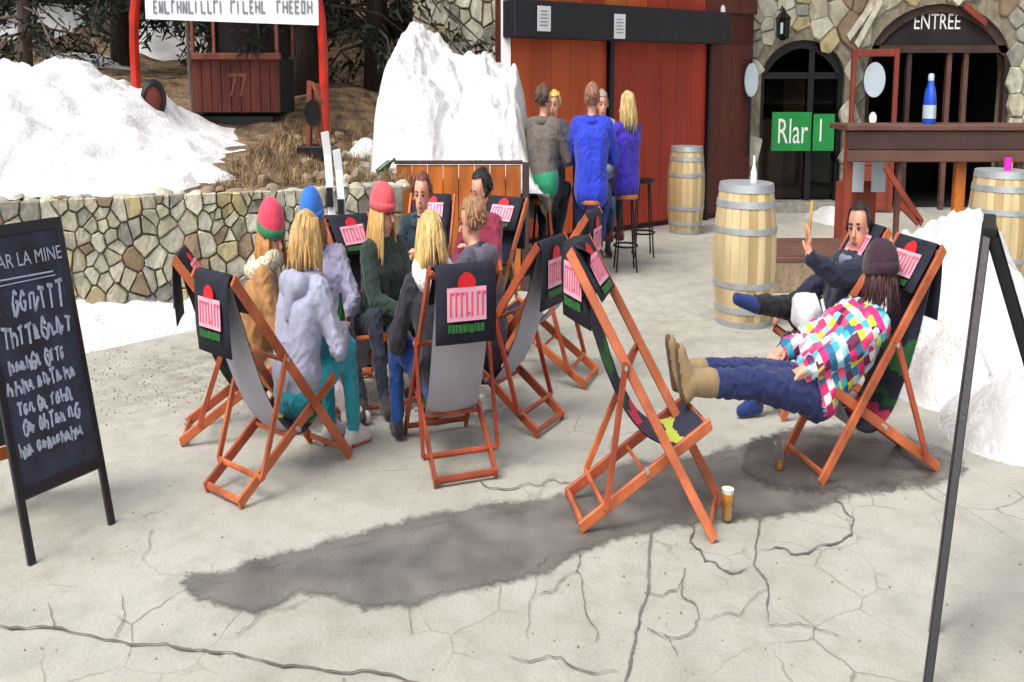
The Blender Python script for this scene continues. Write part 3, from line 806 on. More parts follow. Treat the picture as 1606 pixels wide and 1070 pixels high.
for xa, xb in ((OP1[0] + .08, xc - .06), (xc + .06, OP1[1] - .08)):
    mb = MB(); mb.box(((xa + xb) / 2, SY + .2, .83), (xb - xa, .012, 1.56)); mb.build('pane', M['clear'], aw)
mb = MB(); mb.box(((OP1[0] + OP1[1]) / 2, SY - .0, .05), (OP1[1] - OP1[0] + .3, .5, .14), ch=.01); mb.build('door_step', M['stone_b'], bldg)
mb = MB(); mb.box((OP1[0] + .55, SY + 1.6, .55), (.8, .5, 1.1)); mb.box((OP1[0] + 1.3, SY + 1.9, .8), (.5, .3, 1.6)); mb.build('shelving', M['brown_wood'], bldg)
# entrance arch
ea = arch_frame(OP2, SY + .06, .10, .14, M['dark_wood'], 'entrance_arch', bldg)
ap = arch_pts(OP2, 18); zc = 1.98
mb = MB(); top = [(x, SY + .10, z) for x, z in ap if z > zc]; mb.prism([(top[0][0], SY + .10, zc)] + top + [(top[-1][0], SY + .10, zc)], (0, .05, 0)); mb.build('fanlight_board', M['interior'], ea)
mb = MB(); text_on(mb, 'ENTREE', .27, ((OP2[0] + OP2[1]) / 2 - .05, SY + .095, 2.30), (1, 0, 0), (0, 0, 1), 0, 1.05); mb.build('lettering', M['white'], ea)
mb = MB(); mb.box(((OP2[0] + OP2[1]) / 2, SY + .11, zc), (OP2[1] - OP2[0] - .05, .1, .09)); mb.build('transom', M['dark_wood'], ea)
for px in (1418, 1480, 1506):
    mb = MB(); mb.box((X(px), SY + .15, .98), (.10, .1, 1.94), ch=.006); mb.build('mullion', M['brown_wood'] if px != 1418 else M['dark_wood'], ea)
mb = MB(); mb.bar((X(1492), SY - .03, 2.5), (X(1527), SY - .03, 2.28), (0, 1, 0), .05, .09); mb.build('arch_batten', M['door_red'], ea)
# timber trim forming a pale gable beside the entrance
for a, b in (((1330, 60), (1368, 8)), ((1343, 72), (1382, 0))):
    pa, pb = GD(*a, SY - .06), GD(*b, SY - .06); mb = MB(); mb.bar(pa, pb, (0, 1, 0), .06, .10); mb.build('gable_trim', M['stone_e'], bldg)
# open door leaf with oval sign
dr = thing('entrance_door', 'open red-framed glass door with a pale oval on it beside the entrance', 'door', (X(1325), SY - .1, 0))
d0, d1 = Vector((X(1325), SY - .12, 0)), Vector((X(1386), SY - .25, 0)); dd = (d1 - d0).normalized()
for p in (d0, d1): mb = MB(); mb.bar(p + Vector((0, 0, .02)), p + Vector((0, 0, 1.98)), dd, .10, .06); mb.build('stile', M['door_red'], dr)
for z in (1.93, .62, .07): mb = MB(); mb.bar(d0 + dd * .05 + Vector((0, 0, z)), d1 - dd * .05 + Vector((0, 0, z)), (0, 0, 1), .09, .05); mb.build('rail', M['door_red'], dr)
mid = (d0 + d1) / 2
mb = MB(); mb.bar(d0 + Vector((0, 0, 1.27)), d1 + Vector((0, 0, 1.27)), (0, 0, 1), 1.22, .010, ch=0); mb.build('pane', M['clear'], dr)
mb = MB(); mb.bar(d0 + Vector((0, 0, .34)), d1 + Vector((0, 0, .34)), (0, 0, 1), .46, .03, ch=0); mb.build('kick_panel', M['door_red'], dr)
nrm = Vector((dd.y, -dd.x, 0))
mb = MB(); mb.lathe([(.001, 0), (.21, 0), (.21, .012), (.001, .012)], mid + nrm * .012 + Vector((0, 0, 1.61)), 24, Matrix((dd, Vector((0, 0, 1)), nrm)).transposed()); mb.build('oval_sign', M['pale_oval'], dr)
mb = MB(); mb.lathe([(.001, 0), (.075, 0), (.075, .012), (.001, .012)], mid + nrm * .012 + Vector((0, 0, 1.15)), 16, Matrix((dd, Vector((0, 0, 1)), nrm)).transposed()); mb.build('round_sticker', M['white'], dr)
# second pale oval hanging by the corner
ov = thing('hanging_oval_sign', 'pale oval sign hanging at the corner of the red panels', 'sign', (*GD(1178, 125, 16.75).xy, 1.6))
pc = GD(1178, 126, 16.75); Mo = Matrix(((1, 0, 0), (0, 0, 1), (0, 1, 0)))
mb = MB(); mb.lathe([(.001, 0), (.19, 0), (.2, .015), (.19, .03), (.001, .03)], pc, 24, Matrix((Vector((.72, 0, 0)), Vector((0, 0, 1)), Vector((0, -1, 0)))).transposed()); mb.build('disc', M['pale_oval'], ov)
mb = MB(); mb.bar(pc + Vector((0, .05, -.9)), pc + Vector((0, .05, .25)), (1, 0, 0), .05, .04); mb.build('hanger', M['black_metal'], ov)
# lantern over the arched window
pc = GD(1228, 45, SY - .22)
ln = thing('wall_lantern', 'black iron lantern above the arched window', 'lantern', pc)
mb = MB(); mb.lathe([(.04, -.14), (.13, -.10), (.15, .10), (.17, .12), (.05, .20), (.02, .24)], pc, 8); mb.build('lantern_body', M['black_metal'], ln, smooth=30)
mb = MB(); mb.tube([pc + Vector((0, 0, .2)), pc + Vector((0, .1, .26)), pc + Vector((0, .24, .22))], .018, 6); mb.build('bracket', M['black_metal'], ln)
mb = MB(); mb.box(pc + Vector((-.07, -.13, 0)), (.05, .02, .13)); mb.build('glass_panel', M['pale_oval'], ln)
# green banner with white letters
pa, pb = GD(1211, 176, SY - .06), GD(1307, 237, SY - .06); pc = (pa + pb) / 2
gb = thing('green_banner', 'green banner with white lettering across the arched window', 'banner', pc)
w2 = (pb.x - pa.x); h2 = pa.z - pb.z
mb = MB(); mb.box(pc + Vector((-w2 * .185, 0, 0)), (w2 * .63, .02, h2), ch=.004); mb.build('cloth_panel', M['green_banner'], gb)
mb = MB(); mb.box(pc + Vector((w2 * .33, 0, -.01)), (w2 * .34, .02, h2 * .95), ch=.004); mb.build('cloth_panel', M['green_banner'], gb)
mb = MB(); text_on(mb, 'Rlar', .44, pc + Vector((-w2 * .17, -.013, -.01)), (1, 0, 0), (0, 0, 1), 0, .9); mb.build('lettering', M['white'], gb)
mb = MB(); text_on(mb, 'I', .40, pc + Vector((w2 * .28, -.013, 0)), (1, 0, 0), (0, 0, 1), 0, .9); mb.build('lettering', M['white'], gb)

# high wooden counter in front of the entrance
CY = 12.5
def XC(px): return Q * CY * (px - 803) / FPX
cx0, cx1 = XC(1324), XC(1700)
ct = thing('wooden_counter', 'long dark wooden high counter in front of the entrance', 'counter', ((cx0 + cx1) / 2, CY, 0))
mb = MB(); mb.box(((cx0 + cx1) / 2, CY + .3, 1.20), (cx1 - cx0 + .06, .70, .05), ch=.008); mb.build('counter_top', M['brown_wood'], ct)
mb = MB(); mb.box(((cx0 + cx1) / 2, CY, 1.09), (cx1 - cx0, .05, .168), ch=.008); mb.build('front_board', M['dark_wood'], ct)
mb = MB(); mb.box(((cx0 + cx1) / 2, CY + .004, .95), (cx1 - cx0, .05, .108), ch=.008); mb.build('lower_rail', M['brown_wood'], ct)
for px, m, wv in ((1332, 'door_red', .12), (1412, 'brown_wood', .06), (1508, 'board_orange', .16), (1600, 'brown_wood', .12)):
    mb = MB(); mb.box((XC(px), CY + .12, .585), (wv, .1, 1.17), ch=.008); mb.build('leg', M[m], ct)
for (a, b) in (((1388, 262), (1446, 350)), ((1440, 350), (1412, 320))):
    mb = MB(); mb.bar(GD(*a, CY - .06), GD(*b, CY - .06), (0, 1, 0), .04, .07); mb.build('strut', M['door_red'], ct)
pa = XC(1338)
for px in (1344, 1378):
    mb = MB(); c = GD(px, 276, CY + .5); mb.box(c, (.22, .02, .30)); q_ = mb.build('menu_card', M['pale_oval'], ct)
mb = MB(); mb.box((XC(1368), CY + .62, .36), (XC(1402) - XC(1336), .04, .64), ch=.006); mb.build('kick_panel', M['door_red'], ct)
# low timber platform behind the near barrel
p0, p1 = G(1238, 460), G(1350, 460)
pf = thing('timber_platform', 'low timber platform behind the navy-jacket man', 'platform', (p0 + p1) / 2)
for k in range(6):
    mb = MB(); mb.box(((p0.x + p1.x) / 2, p0.y + .12 + k * .225, .255), (p1.x - p0.x + .5, .215, .04), ch=.005); mb.build('plank', M['brown_wood'], pf)
mb = MB(); mb.box(((p0.x + p1.x) / 2, p0.y + .03, .115), (p1.x - p0.x + .48, .05, .23), ch=.005); mb.build('fascia', M['stone_d'], pf)
# small snow left on the doorstep
def step_snow(x, y):
    c = G(1305, 345); d = math.hypot((x - c.x) / .45, (y - c.y) / .9); return .16 * (1 - d * d) + .05 * fbm((x * 4, y * 4, 1), 3) - .02
cc = G(1305, 345)
heap('snow_remnant', step_snow, cc.x - .6, cc.x + .6, cc.y - 1.1, cc.y + 1.1, 24, 24, 'small patch of snow left beside the stone arch', M['snow_old'])

# ------------------------------------------------------------------ red sign arch and old cabin
SD = 12.3
pl, pr = GD(215, 165, SD), GD(510, 212, SD)
sg = thing('sign_arch', 'tall red steel arch carrying a white sign board above the bank', 'sign', (pl + pr) / 2)
for p, s_ in ((pl, 1), (pr, -1)):
    pts = [Vector((p.x, SD, hill(p.x, SD) - .3)), Vector((p.x, SD, 1.9)), Vector((p.x + s_ * .02, SD, 2.15)), Vector((p.x + s_ * .10, SD, 2.45)), Vector((p.x + s_ * .3, SD, 2.75)), Vector((p.x + s_ * .75, SD, 3.0)), Vector(((pl.x + pr.x) / 2, SD, 3.1))]
    mb = MB(); mb.tube(pts, .068, 10); mb.build('arch_post', M['red_post'], sg, smooth=40)
b0, b1 = GD(229, 30, SD - .08), GD(500, 40, SD - .08)
mb = MB(); mb.prism([(b0.x, SD - .09, b0.z), (b1.x, SD - .09, b1.z), (b1.x, SD - .09, 2.62), ((b0.x + b1.x) / 2, SD - .09, 2.80), (b0.x, SD - .09, 2.62)], (0, .03, 0)); sbd = mb.build('sign_board', M['white_sign'], sg)
mb = MB(); rs = random.Random(4); x = b0.x + .12; zb = b0.z + .10
while x < b1.x - .12:                            # blurred row of grey capitals
    if rs.random() < .16: x += .07; continue
    wv = rs.uniform(.05, .075); hgt = .105; k = rs.choice('NHIETOL'); y = SD - .097
    if k in 'NHETLI': mb.box((x + .008, y, zb), (.017, .006, hgt))
    if k in 'NH': mb.box((x + wv, y, zb), (.017, .006, hgt))
    if k in 'N': mb.bar((x + .01, y, zb + .05), (x + wv - .01, y, zb - .05), (0, 1, 0), .005, .015)
    if k in 'HE': mb.box((x + wv / 2, y, zb), (wv - .02, .005, .015))
    if k in 'ETO': mb.box((x + wv / 2, y, zb + .048), (wv, .0055, .015))
    if k in 'ELO': mb.box((x + wv / 2, y, zb - .048), (wv, .0055, .015))
    if k == 'O': mb.box((x + .008, y, zb), (.016, .005, .08)); mb.box((x + wv - .008, y, zb), (.016, .005, .08))
    x += wv + .028
tag(mb.build('lettering', M['grey_letter'], sbd), kind='stuff')
CDp = 12.9
q0, q1 = GD(303, 178, CDp), GD(440, 178, CDp); cw = q1.x - q0.x; ccx = (q0.x + q1.x) / 2; cz0 = q0.z
zr = GD(370, 92, CDp).z
cb = thing('old_cable_car', 'old dark red cable car cabin standing under the white sign', 'cabin', (ccx, CDp, cz0))
nb = 9
mb = MB(); mb.box((ccx, CDp + .5, (cz0 + zr) / 2), (cw - .06, .94, zr - cz0)); mb.build('body', M['interior'], cb)
for k in range(nb):
    mb = MB(); wv = cw / nb; mb.box((q0.x + wv * (k + .5), CDp + .02 + rs.uniform(-.004, .004), (cz0 + zr) / 2), (wv - .008, .03, zr - cz0 - .02), ch=.003); mb.build('board', M['cart_red'], cb)
mb = MB(); mb.box((ccx, CDp + .0, zr + .02), (cw + .06, .10, .06), ch=.008); mb.build('rim', M['cart_rim'], cb)
for x in (q0.x + .03, q1.x - .03):
    for y in (CDp + .02, CDp + .95):
        mb = MB(); mb.box((x, y, zr + .40), (.05, .05, .75), ch=.005); mb.build('corner_post', M['cart_rim'], cb)
mb = MB(); mb.box((ccx, CDp + .5, zr + .80), (cw + .1, 1.1, .08), ch=.01); mb.build('roof', M['cart_red'], cb)
mb = MB(); mb.box((ccx, CDp + .99, zr + .38), (cw, .03, .7)); mb.build('back_panel', M['interior'], cb)
mb = MB(); mb.box((ccx - .05, CDp + .47, cz0 - .12), (cw * .9, .8, .22), ch=.02); mb.build('undercarriage', M['black_metal'], cb)
mb = MB(); text_on(mb, '77', .30, (ccx + .03, CDp - .001, (cz0 + zr) / 2), (1, 0, 0), (0, 0, 1)); mb.build('number', M['cart_rim'], cb)
# pole standing at the cabin's left corner
p = GD(301, 180, 12.7); mb = MB(); mb.tube([(p.x, 12.7, p.z - .15), (p.x - .02, 12.7, p.z + 1.1)], .03, 8); tag(mb.build('wooden_pole', M['bark_pale'], loc=p), 'weathered pole standing at the corner of the old cabin', 'pole')
# half-buried wheel beside the left post
p = GD(241, 156, 11.6)
wh = thing('buried_wheel', 'red and black wheel half buried in the snow bank', 'wheel', p)
Mw = Matrix((Vector((.95, .3, 0)).normalized(), Vector((0, 0, 1)), Vector((.3, -.95, 0)).normalized())).transposed()
mb = MB(); mb.lathe([(.12, -.06), (.165, -.04), (.165, .04), (.12, .06), (.11, 0)], p, 24, Mw); mb.build('tyre', M['black'], wh, smooth=40)
mb = MB(); mb.lathe([(.02, -.03), (.115, -.03), (.115, .04), (.05, .055), (.02, .055)], p, 20, Mw); mb.build('rim', M['cart_red'], wh, smooth=40)
# rusty winch by the right post
p = GD(492, 205, 11.7); p.z = hill(p.x, 11.7)
rwn = thing('rusty_winch', 'rusty old winch standing beside the right red sign post', 'winch', p)
mb = MB(); mb.box(p + Vector((0, .1, .03)), (.42, .5, .12), ch=.01); mb.build('base', M['black_metal'], rwn)
mb = MB(); mb.bar(p + Vector((-.08, 0, .05)), p + Vector((-.03, 0, .62)), (0, 1, 0), .08, .08); mb.bar(p + Vector((.12, 0, .05)), p + Vector((.06, 0, .60)), (0, 1, 0), .08, .07); mb.build('upright', M['rust'], rwn)
mb = MB(); mb.lathe([(.03, -.05), (.11, -.05), (.11, -.03), (.07, -.03), (.07, .03), (.11, .03), (.11, .05), (.03, .05)], p + Vector((.0, -.05, .36)), 18, Mw); mb.build('drum', M['black_metal'], rwn, smooth=40)
mb = MB(); mb.tube([p + Vector((.02, -.06, .6)), p + Vector((.10, -.1, .50)), p + Vector((.16, -.1, .44))], .025, 6); mb.build('crank', M['rust'], rwn)
# skis leaning on the wall
sk0 = GD(536, 335, 9.25); tops = GD(519, 206, 9.6)
sk = thing('pair_of_skis', 'pair of white skis with dark bindings leaning against the stone wall', 'skis', (sk0.x, 9.25, 0))
for k, dx in enumerate((-.05, .07)):
    lo = Vector((sk0.x + dx, 9.2, .02)); hi = Vector((tops.x + dx * .9 + (.02 if k else 0), 9.55, tops.z - k * .12))
    pts = [lo, lo.lerp(hi, .5) + Vector((0, .02, 0)), lo.lerp(hi, .88), hi + Vector((0, -.07, 0))]
    mb = MB()
    for i in range(3): mb.bar(pts[i], pts[i + 1], (1, 0, 0), (.09, .085, .09)[i], .018)
    so = mb.build('ski', M['ski'], sk)
    mb = MB(); m_ = lo.lerp(hi, .66); mb.bar(m_ + Vector((0, -.03, -.07)), m_ + Vector((0, -.03, .06)), (1, 0, 0), .07, .06); mb.build('binding', M['black'], so)
# bottle lying on the slope
p = GD(590, 222, 11.0); p.z = hill(p.x, 11.0) + .03
mb = MB(); mb.lathe([(.001, 0), (.036, 0), (.036, .17), (.014, .22), (.014, .28), (.001, .28)], p, 12, Matrix.Rotation(math.radians(65), 3, 'Y')); tag(mb.build('bottle', M['green_glass'], loc=p, smooth=40), 'green bottle lying on the brown earth bank', 'bottle')
# scattered stones and dead grass on the bank
mb = MB(); r5 = random.Random(9)
for k in range(8000):
    x = r5.uniform(-3.6, -1.3); y = wall_y(min(x, -1.35)) + .3 + r5.random() * 3.4; z = hill(x, y)
    a = r5.uniform(0, 6.28); L_ = r5.uniform(.04, .13); d = Vector((math.cos(a), math.sin(a), r5.uniform(.1, 1.1))) * L_; s_ = Vector((-math.sin(a), math.cos(a), 0)) * .006
    mb.add([(x - s_.x, y - s_.y, z - .01), (x + s_.x, y + s_.y, z - .01), (x + d.x, y + d.y, z + d.z)], [(0, 1, 2)])
tag(mb.build('dead_grass', mat('dead_grass', rgb(122, 102, 76), .9, .4, 3, 0, col2=rgb(148, 126, 94)), loc=(-2.4, 11.5, 1), weld=False), 'dry dead grass on the earth bank', None, None, 'stuff')
for k in range(34):
    x = r5.uniform(-3.3, -1.5); y = wall_y(x) + .4 + r5.random() * 3; rr = r5.uniform(.03, .09); mb = MB(); mb.ell((x, y, hill(x, y) + rr * .2), (rr * 1.2, rr, rr * .7), None, 8, 5)
    for v in mb.v: v += Vector((noise.noise(v * 14), noise.noise(v * 14 + Vector((5, 0, 0))), noise.noise(v * 14 + Vector((0, 5, 0))))) * rr * .5
    mb.build('rock', M[r5.choice(['stone_b', 'stone_d', 'stone_d', 'stone_e'])], hillside)

# right-hand snow pile
def right_pile(x, y):
    def bump(cx, cy, rx, ry, h): 
        d = ((x - cx) / rx) ** 2 + ((y - cy) / ry) ** 2
        return h * max(0, 1 - d) ** .7
    z = max(bump(4.30, 7.9, .85, 1.1, .84), bump(4.9, 7.4, 1.3, 1.2, .36), bump(6.6, 7.2, 2.2, 1.4, .28), bump(4.1, 7.35, .75, .8, .38), bump(4.15, 6.25, .75, .55, .36), bump(4.9, 6.5, 1.0, .8, .33))
    return z + (.12 * fbm((x * 2.1, y * 2.1, 4), 4) + .05 * abs(fbm((x * 6, y * 6, 2), 3)) + .02 * fbm((x * 16, y * 16, 2), 3)) * min(1, z * 4 + .08) - .035
heap('snow_pile', right_pile, 3.0, 8.8, 5.5, 10.2, 150, 130, 'heap of shovelled snow between the near deckchairs and the barrel at right', M['snow_old'])

# grit and small stones washed over the concrete
mb = MB(); rg = random.Random(31)
for k in range(900):
    if rg.random() < .8: q = G(rg.uniform(130, 640), rg.uniform(535, 620) + abs(rg.gauss(0, 25)))
    else: q = G(rg.uniform(0, 1606), rg.uniform(430, 1070))
    rr = rg.uniform(.003, .010); a = rg.uniform(0, 6.28)
    vs = [q + Vector((rr * math.cos(a + i * 2.1) * rg.uniform(.7, 1.4), rr * math.sin(a + i * 2.1), .001)) for i in range(3)] + [q + Vector((0, 0, rr * .8 + .002))]
    mb.add(vs, [(0, 1, 3), (1, 2, 3), (2, 0, 3)])
tag(mb.build('grit', M['gravel'], loc=(0, 7, 0), weld=False), 'loose grit scattered over the concrete', None, None, 'stuff')

# ------------------------------------------------------------------ barrels
def barrel(label, x, y, h=.95, rb=.35, rh=.285, seed=0):
    t = thing('wine_barrel', label, 'barrel', (x, y, 0), 'oak barrels used as tables')
    n = 22; r = random.Random(seed)
    def rad(z): return rh + (rb - rh) * (1 - ((z - h / 2) / (h / 2)) ** 2)
    for k in range(n):
        a0, a1 = 2 * math.pi * (k + .015) / n, 2 * math.pi * (k + .985) / n
        mb = MB(); zs = [h * i / 8 for i in range(9)]; vs = []
        for z in zs:
            for a, dr in ((a0, -.022), (a0, 0), ((a0 + a1) / 2, .003), (a1, 0), (a1, -.022)):
                R_ = rad(z) + dr; vs.append((x + R_ * math.cos(a), y + R_ * math.sin(a), z))
        fs = [(i * 5 + j, i * 5 + j + 1, i * 5 + j + 6, i * 5 + j + 5) for i in range(8) for j in range(4)] + [(0, 1, 2, 3, 4), (44, 43, 42, 41, 40)]
        mb.add(vs, fs); mb.build('stave', M[r.choice(['oak', 'oak', 'oak_b'])], t, smooth=40)
    for z0, z1 in ((.0, .045), (.10, .14), (.27, .31), (.63, .67), (.80, .845), (.90, .952)):
        z0, z1 = z0 * h / .95, z1 * h / .95
        mb = MB(); mb.lathe([(rad(z0) + .001, z0), (rad(z0) + .008, z0), (rad(z1) + .008, z1), (rad(z1) + .001, z1)], (x, y, 0), 40); mb.build('hoop', M['hoop'], t, smooth=40)
    mb = MB(); mb.lathe([(.001, h - .05), (rh - .012, h - .05), (rh - .012, h - .03), (.001, h - .03)], (x, y, 0), 32); mb.build('head', M['barrel_head'], t)
    return t
B1 = G(1172, 520); B1.y += .35; B1.x += .04
barrel('nearest oak barrel, beside the crossed legs of the navy-jacket man', B1.x, B1.y, .95, .35, .29, 1)
B2 = G(1078, 368); B2.y += .2
barrel('small far oak barrel standing against the red shutters', B2.x, B2.y, .92, .33, .27, 2)
B3 = GD(1577, 400, 10.4)
barrel('oak barrel behind the snow heap under the wooden counter', B3.x, 10.6, .95, .36, .30, 3)
p = Vector((B1.x + .08, B1.y, .92))
mb = MB(); mb.lathe([(.001, 0), (.034, 0), (.036, .01), (.034, .10), (.014, .15), (.013, .21), (.001, .21)], p, 14); tag(mb.build('white_bottle', M['white'], loc=p, smooth=40), 'slim white bottle standing on the nearest barrel', 'bottle')
p = Vector((GD(1577, 258, 10.55).x, 10.5, .92))
mb = MB(); mb.lathe([(.001, 0), (.035, 0), (.048, .13), (.042, .13), (.032, .02), (.001, .02)], p, 16); tag(mb.build('pink_cup', M['magenta'], loc=p, smooth=40), 'bright magenta cup standing on the barrel at right', 'cup')

# ------------------------------------------------------------------ chalkboards
def scribble(mb, P, u0, u1, v, hgt, r, wgt=.007, dens=1.0):
    u = u0
    while u < u1:
        if r.random() < .13: u += hgt * .35; continue
        k = r.random(); wv = hgt * r.uniform(.38, .62)
        pts = []
        if k < .35: pts = [(0, r.uniform(-.5, -.3)), (.05, r.uniform(.2, .5)), (.5, r.uniform(-.1, .4)), (.55, -.4), (1, r.uniform(-.4, .1))]
        elif k < .65: pts = [(.9, .3), (.5, .5), (.05, .1), (.2, -.4), (.7, -.45), (.95, 0), (.5, .05)]
        elif k < .85: pts = [(.1, .5), (.1, -.5), (.1, 0), (.6, .15), (.85, -.1), (.9, -.5)]
        else: pts = [(0, .4), (1, .45), (.5, .42), (.45, -.5)]
        sl_ = r.uniform(-.1, .25); ks = r.uniform(.7, 1.1); pts = [((a + r.uniform(-.12, .12) + sl_ * b) * ks, (b + r.uniform(-.12, .12)) * ks) for a, b in pts]
        for (a, b), (c, d) in zip(pts, pts[1:]):
            p0, p1 = P(u + a * wv, v + b * hgt), P(u + c * wv, v + d * hgt)
            if (p1 - p0).length > 1e-4: mb.bar(p0, p1, P.n, .002, wgt * r.uniform(.7, 1.2), ch=0)
        u += wv * 1.22
fl_, fr_ = G(45, 888), G(180, 820)
fl_.z = fr_.z = 0
bdx = (fr_ - fl_).normalized(); back = Vector((-bdx.y, bdx.x, 0))      # away from the readers
if back.y < 0: back = -back
cbd = thing('chalkboard', 'tall A-frame chalkboard covered in white handwriting at the left', 'chalkboard', (fl_ + fr_) / 2)
HB = 1.13; LEAN = .40
upv = (back * LEAN + Vector((0, 0, HB))).normalized(); LB = math.hypot(LEAN, HB); nb_ = bdx.cross(upv)   # towards the reader
if nb_.y > 0: nb_ = -nb_
BW = (fr_ - fl_).length
def BP(u, v, off=0.0): return fl_ + bdx * u + upv * v + nb_ * off
for u in (0.02, BW - .02):
    mb = MB(); mb.bar(BP(u, 0), BP(u, LB), bdx, .042, .03); mb.build('leg', M['black'], cbd)
v0 = .235
mb = MB(); mb.bar(BP(BW / 2, v0), BP(BW / 2, LB - .02), bdx, BW - .06, .016, ch=0); pn = mb.build('panel', M['slate'], cbd)
for v in (v0 + .01, LB - .02):
    mb = MB(); mb.bar(BP(.04, v), BP(BW - .04, v), upv, .045, .028); mb.build('rail', M['black'], cbd)
class _P:
    def __init__(s, f, n): s.f, s.n = f, n
    def __call__(s, u, v): return s.f(u, v)
PB = _P(lambda u, v: BP(u, v, .011), nb_)
rb = random.Random(12); wr = []
mb = MB(); text_on(mb, 'BAR LA MINE', .074, BP(BW * .535, LB - .135, .0095), bdx, upv, .002, 1.0); mb.build('title_lettering', M['chalk'], pn)
mb = MB(); mb.bar(PB(.07, LB - .195), PB(BW - .11, LB - .20), nb_, .002, .006, ch=0); mb.bar(PB(.05, LB - .215), PB(BW - .10, LB - .215), nb_, .002, .004, ch=0); mb.build('underline', M['chalk'], pn)
v = LB - .285
for hgt, ind in ((.10, .0), (.085, .02), (.06, .03), (.065, .0), (.055, .02), (.06, .05), (.05, .01), (.06, .03), (.055, .0), (.07, .02), (.075, .0)):
    if v - hgt < v0 + .04: break
    mb = MB(); scribble(mb, PB, .05 + ind, BW - .06 - ind * .7 - rb.random() * .05, v, hgt * .92, rb, .009 + hgt * .045); tag(mb.build('handwriting', M['chalk'], pn), kind='stuff')
    v -= hgt * 1.12 + .008
rl = fl_ + back * .98 + bdx * .02; rr_ = fr_ + back * .86 - bdx * .12
for p, u in ((rl, .05), (rr_, BW - .05)):
    mb = MB(); mb.bar(p, BP(u, LB - .03, -.03), bdx, .04, .028); mb.build('rear_leg', M['black'], cbd)
mb = MB(); a_, b_ = rl.lerp(BP(.05, LB, -.03), .22), rr_.lerp(BP(BW - .05, LB, -.03), .22); c_, d_ = rr_.lerp(BP(BW - .05, LB, -.03), .93), rl.lerp(BP(.05, LB, -.03), .93)
mb.prism([a_, b_, c_, d_], back * .012); mb.build('rear_panel', M['slate'], cbd)
mb = MB(); mb.bar(rl.lerp(BP(.05, LB, -.03), .19), rr_.lerp(BP(BW - .05, LB, -.03), .19), (0, 0, 1), .05, .024); mb.build('rear_rail', M['board_orange'], cbd)

# A-frame seen edge-on at the right
ap_ = GD(1546, 374, 3.92); f1 = G(1452, 1092); f2 = Vector((ap_.x + .80, 4.0, 0))
vd = Vector((ap_.x / Q, ap_.y, 0)); vd = Vector((ap_.x, ap_.y, 0)).normalized()
ab = thing('black_sign_stand', 'black A-frame sign stand seen edge-on at the right', 'sign', (ap_.x, ap_.y, 0))
topz = ap_
mb = MB(); mb.bar(f1, topz, Vector((1, -.3, 0)), .038, .03); mb.build('leg', M['black'], ab)
mb = MB(); mb.bar(f1 + vd * .50, topz + vd * .50, Vector((1, -.3, 0)), .04, .03); mb.build('leg', M['black'], ab)
mb = MB(); mb.bar(f2, topz + Vector((.03, 0, .0)), Vector((1, -.3, 0)), .045, .03); mb.build('leg', M['black'], ab)
mb = MB(); mb.bar(f2 + vd * .50, topz + vd * .50 + Vector((.03, 0, 0)), Vector((1, -.3, 0)), .03, .03); mb.build('leg', M['black'], ab)
lo = f1.lerp(topz, .16); hi = f1.lerp(topz, .98)
mb = MB(); mb.prism([lo + vd * .02, hi + vd * .02, hi + vd * .48, lo + vd * .48], (-.012, 0, 0)); mb.build('panel', M['slate'], ab)
mb = MB(); mb.bar(f2.lerp(topz, .3), f2.lerp(topz, .3) + vd * .5, (0, 0, 1), .03, .02); mb.build('rear_rail', M['black'], ab)
mb = MB(); mb.bar(topz + Vector((.015, 0, .01)), topz + vd * .5 + Vector((.015, 0, .01)), (0, 0, 1), .035, .06); mb.build('hinge_rail', M['black_metal'], ab)

